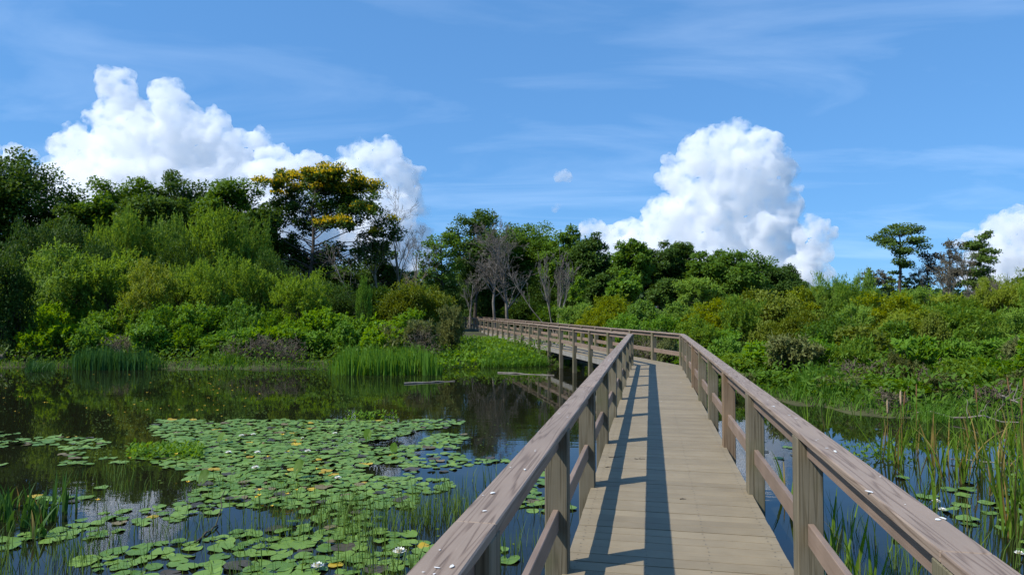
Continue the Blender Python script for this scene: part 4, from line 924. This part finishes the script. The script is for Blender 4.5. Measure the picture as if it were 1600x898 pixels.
# right side pads beyond the rail
for i in range(500):
    px = rnd.uniform(1400, 1620); py = rnd.gauss(800, 40)
    if 740 < py < 880 and rnd.random() < .10: q = onwater(px, py); try_pad(q.x, q.y, rnd.uniform(.08, .13), .9)
for i in range(160):
    px = rnd.uniform(1170, 1250); py = rnd.uniform(690, 735); q = onwater(px, py); try_pad(q.x, q.y, rnd.uniform(.08, .12), 1.0) if rnd.random() < .06 else 0
pts_s = sorted(pts, key=lambda p_: -(p_[2] / p_[1]) if p_[1] > 0 else 0)
PLM = [(626, 861, 'the largest open white lily'), (500, 882, 'the bottom lily'), (402, 731, 'the centre raft lily'), (483, 705, 'the right raft lily'), (530, 746, 'the sedge-side lily'), (389, 680, 'the paired back lilies'), (573, 685, 'the back upright leaf'), (318, 755, 'the folded standing leaf'), (60, 815, 'the left-edge reeds'), (260, 706, 'the leafy floating clump'), (328, 832, 'the dark stick'), (150, 880, 'the bottom left sedge'), (700, 800, 'the sedge beside the rail'), (230, 800, 'the cloud reflection'), (720, 690, 'the tip of the raft')]
npad = 0; SV = {c: [] for c in PADM}; SF = {c: [] for c in PADM}
col_words = {'pad': 'round green lily pad', 'pad_y': 'yellowed lily pad', 'pad_b': 'withered brown lily pad', 'pad_d': 'dark decaying lily pad'}
for i, (x, y, r_) in enumerate(pts_s):
    u = rnd.random(); c = 'pad' if u < .925 else ('pad_y' if u < .94 else ('pad_b' if u < .965 else 'pad_d'))
    gi = rnd.randrange(10); a = rnd.uniform(0, 6.28); z = WZ + .004 + .0014 * (i % 13); tx, ty = rnd.gauss(0, .025), rnd.gauss(0, .025)
    if rnd.random() < .05 and c == 'pad' and y > 7: tx += rnd.uniform(-.3, .3); z += .02
    if npad < 300 and r_ / y > .006:
        o = ob('lily_pad', PADM[c][gi], None, (x, y, z), (tx, ty, a), (r_, r_ * rnd.uniform(.92, 1.05), r_)); npad += 1
        px = 800 + x * F / y; py = HY + (EYE - z) * F / y
        lm = min(PLM, key=lambda l_: (l_[0] - px) ** 2 + 4 * (l_[1] - py) ** 2); ddx = px - lm[0]; ddy = (py - lm[1]) * 2
        side_ = ('right of' if ddx > 0 else 'left of') if abs(ddx) > abs(ddy) else ('before' if ddy > 0 else 'behind')
        where = f'{side_} {lm[2]}' if px < 1100 else ('beyond the right railing' if x > 0 and px > 1100 else 'in the open water at the bottom of the picture' if py > 815 else 'in the middle of the left raft' if py > 740 else 'towards the far edge of the left raft')
        tag(o, f"{col_words[c]} {where}", 'lily pad', 'floating lily pads', order=True)
    else:
        V, Fc = PADG[gi]; ca, sa = math.cos(a), math.sin(a)
        W = np.stack([x + r_ * (V[:, 0] * ca - V[:, 1] * sa), y + r_ * (V[:, 0] * sa + V[:, 1] * ca), z + r_ * V[:, 2] + tx * r_ * V[:, 0] + ty * r_ * V[:, 1]], 1)
        SF[c].append(Fc + sum(len(v) for v in SV[c])); SV[c].append(W)
if any(SV.values()):
    cs = [c for c in SV if SV[c]]; Vs = []; Fs = []; MI = []; off = 0
    for j, c in enumerate(cs):
        v = np.concatenate(SV[c]); f = np.concatenate(SF[c]); Vs.append(v); Fs.append(f + off); MI.append(np.full(len(f), j)); off += len(v)
    tag(ob('lily_pads', mk('lily_pads', np.concatenate(Vs), np.concatenate(Fs), [M[c] for c in cs], True, np.concatenate(MI))), 'distant lily pads of the left raft', 'lily pads', kind='stuff')
print('pads', len(pts), 'single', npad)
# white water lilies
M['petal'] = flat_mat('white_petal', (.80, .80, .74), .5); M['stamen'] = flat_mat('yellow_stamen', (.75, .50, .04), .6)
def petals():
    V = []; Fc = []
    for ring, (nn_, ln, el) in enumerate(((10, .062, .35), (9, .055, .75), (7, .045, 1.15))):
        for i in range(nn_):
            a = i * 6.283 / nn_ + ring * .3; b = len(V); w_ = ln * .30; ce, se = math.cos(el), math.sin(el)
            for (t_, wd, cup) in ((0.02, .3, 0), (.5, 1, .0), (1.0, .05, .12)):
                for s_ in (-1, 1):
                    rr = ln * t_ * ce; zz_ = ln * t_ * se + .01 + (w_ * .25 if t_ == .5 else 0) ; tx = wd * w_ * s_
                    V.append((rr * math.cos(a) - tx * math.sin(a), rr * math.sin(a) + tx * math.cos(a), zz_))
            Fc += [(b, b + 1, b + 3, b + 2), (b + 2, b + 3, b + 5, b + 4)]
    return mk('petals', V, Fc, [M['petal']])
PET = petals()
sg = [(0.012 * math.cos(a), .012 * math.sin(a), .012, .02 * math.cos(a), .02 * math.sin(a), .04, .002, .002) for a in np.arange(0, 6.28, .5)]
v, f = tubes(sg, 4); STA = mk('stamens', v, f, [M['stamen']])
for px, py, sc, lab in [(626, 861, 1.25, 'largest open white water lily near the rail'), (500, 882, 1.05, 'open white water lily at the bottom among big pads'), (402, 731, 1.1, 'white water lily at the centre of the raft'), (360, 707, 1.0, 'white water lily left of the raft centre line'), (405, 707, 1.0, 'white water lily just behind the raft centre'),
                        (483, 705, 1.0, 'white water lily right of the raft centre'), (380, 681, 1.0, 'white water lily at the back of the raft, left of its close neighbour'), (398, 679, .9, 'white water lily at the back of the raft, right of its close neighbour'), (525, 677, .9, 'white water lily at the back right of the raft'), (530, 746, .9, 'white water lily before the sedge'),
                        (475, 684, .6, 'small white lily bud at the back of the raft'), (1457, 783, 1.0, 'white water lily among the cattails'), (1466, 795, .8, 'smaller white water lily just before its neighbour by the cattails'), (1583, 862, .8, 'white lily bud half hidden by cattails near the right edge')]:
    q = onwater(px, py, WZ + .02); rt = empty('water_lily', (q.x, q.y, WZ + .02), rnd.uniform(0, 6)); rt.scale = (sc, sc, sc)
    ob('petals', PET, rt); ob('stamens', STA, rt); tag(rt, lab, 'water lily', 'white water lilies')
# small yellow flowers on stems over the water
def yflower(h):
    v, f = tubes([(0, 0, -.05, .01, 0, h, .004, .003)], 3); V = list(v); Fc = [list(q) for q in f]; mi = [0] * len(Fc)
    for j in range(5):
        b = len(V); a = j * 1.2566; c = np.array([.01, 0, h])
        V += [c, c + np.array([.016 * math.cos(a - .5), .016 * math.sin(a - .5), .012]), c + np.array([.026 * math.cos(a), .026 * math.sin(a), .018]), c + np.array([.016 * math.cos(a + .5), .016 * math.sin(a + .5), .012])]; Fc.append([b, b + 1, b + 2, b + 3]); mi.append(1)
    return mk('yellow_flower', V, Fc, [L_['sedge'], M['stamen']], False, mi)
YF = [yflower(h) for h in (.06, .1, .16)]
for i in range(80):
    if i < 44: px, py = rnd.uniform(0, 420), rnd.uniform(583, 668)
    elif i < 62: px, py = rnd.gauss(330, 25), rnd.uniform(590, 660)
    else: px, py = rnd.uniform(100, 640), rnd.uniform(690, 800)
    q = onwater(px, py); o = ob('yellow_flower', rnd.choice(YF), None, (q.x, q.y, WZ), (0, 0, rnd.uniform(0, 6)), [rnd.uniform(.8, 1.4)] * 3)
    tag(o, ('tiny yellow flower on a stem above the dark open water' if i < 62 else 'tiny yellow flower among the lily pads'), 'flower', 'yellow pond flowers')
# raised leaves standing out of the raft, and a leafy floating clump
def upright_leaf(px, py, h, r_, lab):
    q = onwater(px, py); rt = empty('upright_leaf', (q.x, q.y, WZ - .03), 0)
    v, f = tubes(curve_segs((0, 0, 0), (.03, 0, h), .006, .004, 4, 0, .02), 5); ob('stalk', mk('stalk', v, f, [L_['grass']], True), rt)
    lf = ob('leaf', rnd.choice(PADM['pad']), rt, (.03, 0, h), (Matrix.Rotation(rnd.uniform(-.5, .2), 3, 'Z') @ Matrix.Rotation(rnd.uniform(.75, 1.05), 3, 'X') @ Matrix.Rotation(-1.57, 3, 'Z')).to_euler(), (r_ * .85, r_ * .5, r_)); lf.material_slots[0].link = 'OBJECT'; lf.material_slots[0].material = L_['mid']; tag(rt, lab, 'leaf', 'leaves standing above the raft')
for a in [(573, 690, .18, .14, 'upright green leaf standing at the back right of the raft'), (345, 692, .15, .12, 'upright green leaf standing at the back left of the raft'), (465, 745, .2, .13, 'pale upright leaf at the centre of the raft'), (318, 760, .18, .13, 'dark folded leaf standing left of the raft centre'), (614, 706, .12, .12, 'yellow-green raised leaf at the right of the raft')]: upright_leaf(*a)
P = np.concatenate([scatter_px(700, 205, 320, 700, 716), scatter_px(160, 540, 620, 648, 658), scatter_px(200, 1300, 1420, 700, 720)]); k = len(P); P[:, 2] += R.random(k) * .12
V, Fc = leaf_quads(P, unit(rdir(k) + np.array([0, 0, .5])), unit(rdir(k) * .5 + np.array([0, 0, 1])), R.uniform(.06, .11, k), R.uniform(.03, .055, k))
tag(ob('water_primrose', mk('water_primrose', V, Fc, [L_['light']])), 'small-leaved floating plants at the left of the raft', 'water plants', kind='stuff')

P = np.concatenate([scatter_px(2600, -60, 720, 572, 640), scatter_px(1200, -20, 420, 640, 720), scatter_px(900, 1150, 1640, 618, 690), scatter_px(700, 250, 820, 660, 860)])
nz_ = np.array([noise.noise(Vector((q_[0] * .55, q_[1] * .55, 2.0))) for q_ in P]); P = P[nz_ > .02]; k = len(P); P[:, 2] = WZ + .003
a_ = R.uniform(0, 6.28, k); r_ = R.uniform(.008, .03, k)
V = np.stack([P + np.stack([r_ * np.cos(a_ + j * 1.5708) * (1 if j % 2 else .6), r_ * np.sin(a_ + j * 1.5708), np.zeros(k)], 1) for j in range(4)], 1).reshape(-1, 3)
tag(ob('duckweed', mk('duckweed', V, np.arange(4 * k).reshape(-1, 4), [L_['sedge']])), 'specks of duckweed and leaf bits floating on the pond', 'duckweed', kind='stuff')
# ------------------------------------------------------------------ driftwood and poles
def pole(name, a, b, r_, lab, mat='dead', z=WZ + .01, twigs=0, cat='pole', group='dead wood in the water'):
    A = onwater(*a); B = onwater(*b); L = (B - A).length; rt = empty(name, (A.x, A.y, z), math.atan2(B.y - A.y, B.x - A.x))
    sg = curve_segs((0, 0, 0), (L, 0, 0), r_, r_ * .6, 6, 0, .006 if not twigs else .03); v, f = tubes(sg, 7); ob('stem', mk('stem', v, f, [M[mat]], True), rt)
    for i in range(twigs):
        x0 = L * R.uniform(.2, .95); v, f = tubes(curve_segs((x0, 0, 0), (x0 + R.uniform(-.1, .4), R.uniform(-.3, .3), R.uniform(.1, .5)), r_ * .5, .005, 4, 0, .05), 5); ob('side_branch', mk('side_branch', v, f, [M[mat]], True), rt)
    return tag(rt, lab, cat, group)
pole('floating_pole', (632, 599), (711, 595), .035, 'pale pole floating left of the boardwalk reflection')
pole('floating_pole', (778, 582), (866, 586), .03, 'thin pale pole floating below the marsh plants')
pole('driftwood_log', (-12, 573), (26, 566), .16, 'bleached driftwood at the left edge of the far shore', twigs=5, cat='log', z=WZ + .25)
pole('fallen_branch', (1430, 652), (1590, 668), .022, 'long bare branch lying along the right shore', twigs=3, cat='branch', z=WZ + .12)
pole('fallen_branch', (1480, 720), (1640, 732), .012, 'thin dead stem floating among the cattails', cat='branch', z=WZ + .05)
pole('fallen_branch', (1545, 640), (1590, 655), .03, 'bleached forked branch on the right shore', twigs=5, cat='branch', z=WZ + .35)
pole('sunken_stick', (310, 845), (345, 818), .014, 'dark stick poking out between the pads', cat='stick', mat='bark', z=WZ + .01, twigs=1)
pole('fallen_branch', (95, 556), (86, 532), .05, 'bare pale stick leaning on the left shore', cat='branch', z=WZ + .6)

# ------------------------------------------------------------------ vehicles parked beyond the end of the boardwalk
M['car_dark'] = flat_mat('car_paint', (.012, .012, .012), .5, .3); M['glass'] = flat_mat('car_glass', (.02, .025, .03), .05, .8); M['chrome'] = flat_mat('bright_trim', (.6, .6, .6), .25, .8)
M['tyre'] = flat_mat('tyre', (.012, .012, .012), .8); M['lamp'] = flat_mat('headlamp', (.7, .7, .68), .15, .8)
def car(px, Z, lab):
    x = (px - 800) * Z / F; g = gz(x, Z); rt = empty('parked_car', (x, Z, g), rnd.uniform(-.25, .1))
    prof = [(-2.2, .45), (-2.2, .95), (-1.1, 1.08), (-.45, 1.62), (1.5, 1.66), (2.15, 1.1), (2.2, .45)]      # side profile, nose towards -Y
    bm = bmesh.new(); Lv = [bm.verts.new((-.9 + (.16 if z_ > 1.3 else 0), y_, z_)) for y_, z_ in prof]; Rv = [bm.verts.new((.9 - (.16 if z_ > 1.3 else 0), y_, z_)) for y_, z_ in prof]
    bm.faces.new(Lv); bm.faces.new(Rv[::-1])
    for i in range(len(prof)): j = (i + 1) % len(prof); bm.faces.new((Lv[i], Rv[i], Rv[j], Lv[j]))
    bmesh.ops.recalc_face_normals(bm, faces=bm.faces[:]); bmesh.ops.bevel(bm, geom=bm.edges[:], offset=.06, segments=2, affect='EDGES')
    me = bpy.data.meshes.new('body'); bm.to_mesh(me); bm.free(); me.materials.append(M['car_dark']); ob('body', me, rt)
    ob('windscreen', mk('windscreen', [(-.68, -1.03, 1.16), (.68, -1.03, 1.16), (.6, -.5, 1.6), (-.6, -.5, 1.6)], [(0, 1, 2, 3)], [M['glass']]), rt, (0, -.03, .02))
    bmw = bmesh.new(); bmesh.ops.create_cone(bmw, cap_ends=True, segments=18, radius1=.34, radius2=.34, depth=.22, matrix=Matrix.Rotation(math.pi / 2, 4, 'Y')); wm = bpy.data.meshes.new('wheel'); bmw.to_mesh(wm); bmw.free(); wm.materials.append(M['tyre'])
    bmw = bmesh.new(); bmesh.ops.create_cone(bmw, cap_ends=True, segments=14, radius1=.2, radius2=.2, depth=.235, matrix=Matrix.Rotation(math.pi / 2, 4, 'Y')); rm = bpy.data.meshes.new('rim'); bmw.to_mesh(rm); bmw.free(); rm.materials.append(M['chrome'])
    for sx in (-1, 1):
        for yy in (-1.35, 1.35):
            wh = empty('wheel', (sx * .82, yy, .34)); wh.parent = rt; ob('tyre', wm, wh); ob('rim', rm, wh)
        ob('headlight', box_mesh('headlight', .36, .06, .16, M['lamp'], .02), rt, (sx * .66, -2.22, .83)); ob('mirror', box_mesh('mirror', .16, .1, .13, M['chrome'], .02), rt, (sx * 1.0, -.75, 1.12))
    ob('grille', box_mesh('grille', .8, .05, .2, M['chrome'], .01), rt, (0, -2.22, .8)); ob('bumper', box_mesh('bumper', 1.7, .12, .16, M['chrome'], .03), rt, (0, -2.24, .52))
    return tag(rt, lab, 'car', 'vehicles parked beyond the boardwalk')
car(743, 92, 'dark parked vehicle beyond the boardwalk end, left one of two')
car(757, 94, 'dark parked vehicle beyond the boardwalk end, right one of two')

# ------------------------------------------------------------------ labels: where copies share a description, say which by order along the picture
ORD = ['first', 'second', 'third', 'fourth', 'fifth', 'sixth', 'seventh', 'eighth', 'ninth', 'tenth', 'eleventh', 'twelfth', 'thirteenth', 'fourteenth', 'fifteenth', 'sixteenth', 'seventeenth', 'eighteenth', 'nineteenth', 'twentieth']
ORD += ['twenty-' + w for w in ORD[:9]] + ['thirtieth']
by = {}
for o in TAGGED: by.setdefault(o['label'].strip(), []).append(o)
for lab, os_ in by.items():
    if len(os_) > 1:
        os_.sort(key=lambda o: o.location.x / o.location.y)
        for i, o in enumerate(os_):
            if i < len(ORD): o['label'] = f"{lab}, {ORD[i]} from the left"
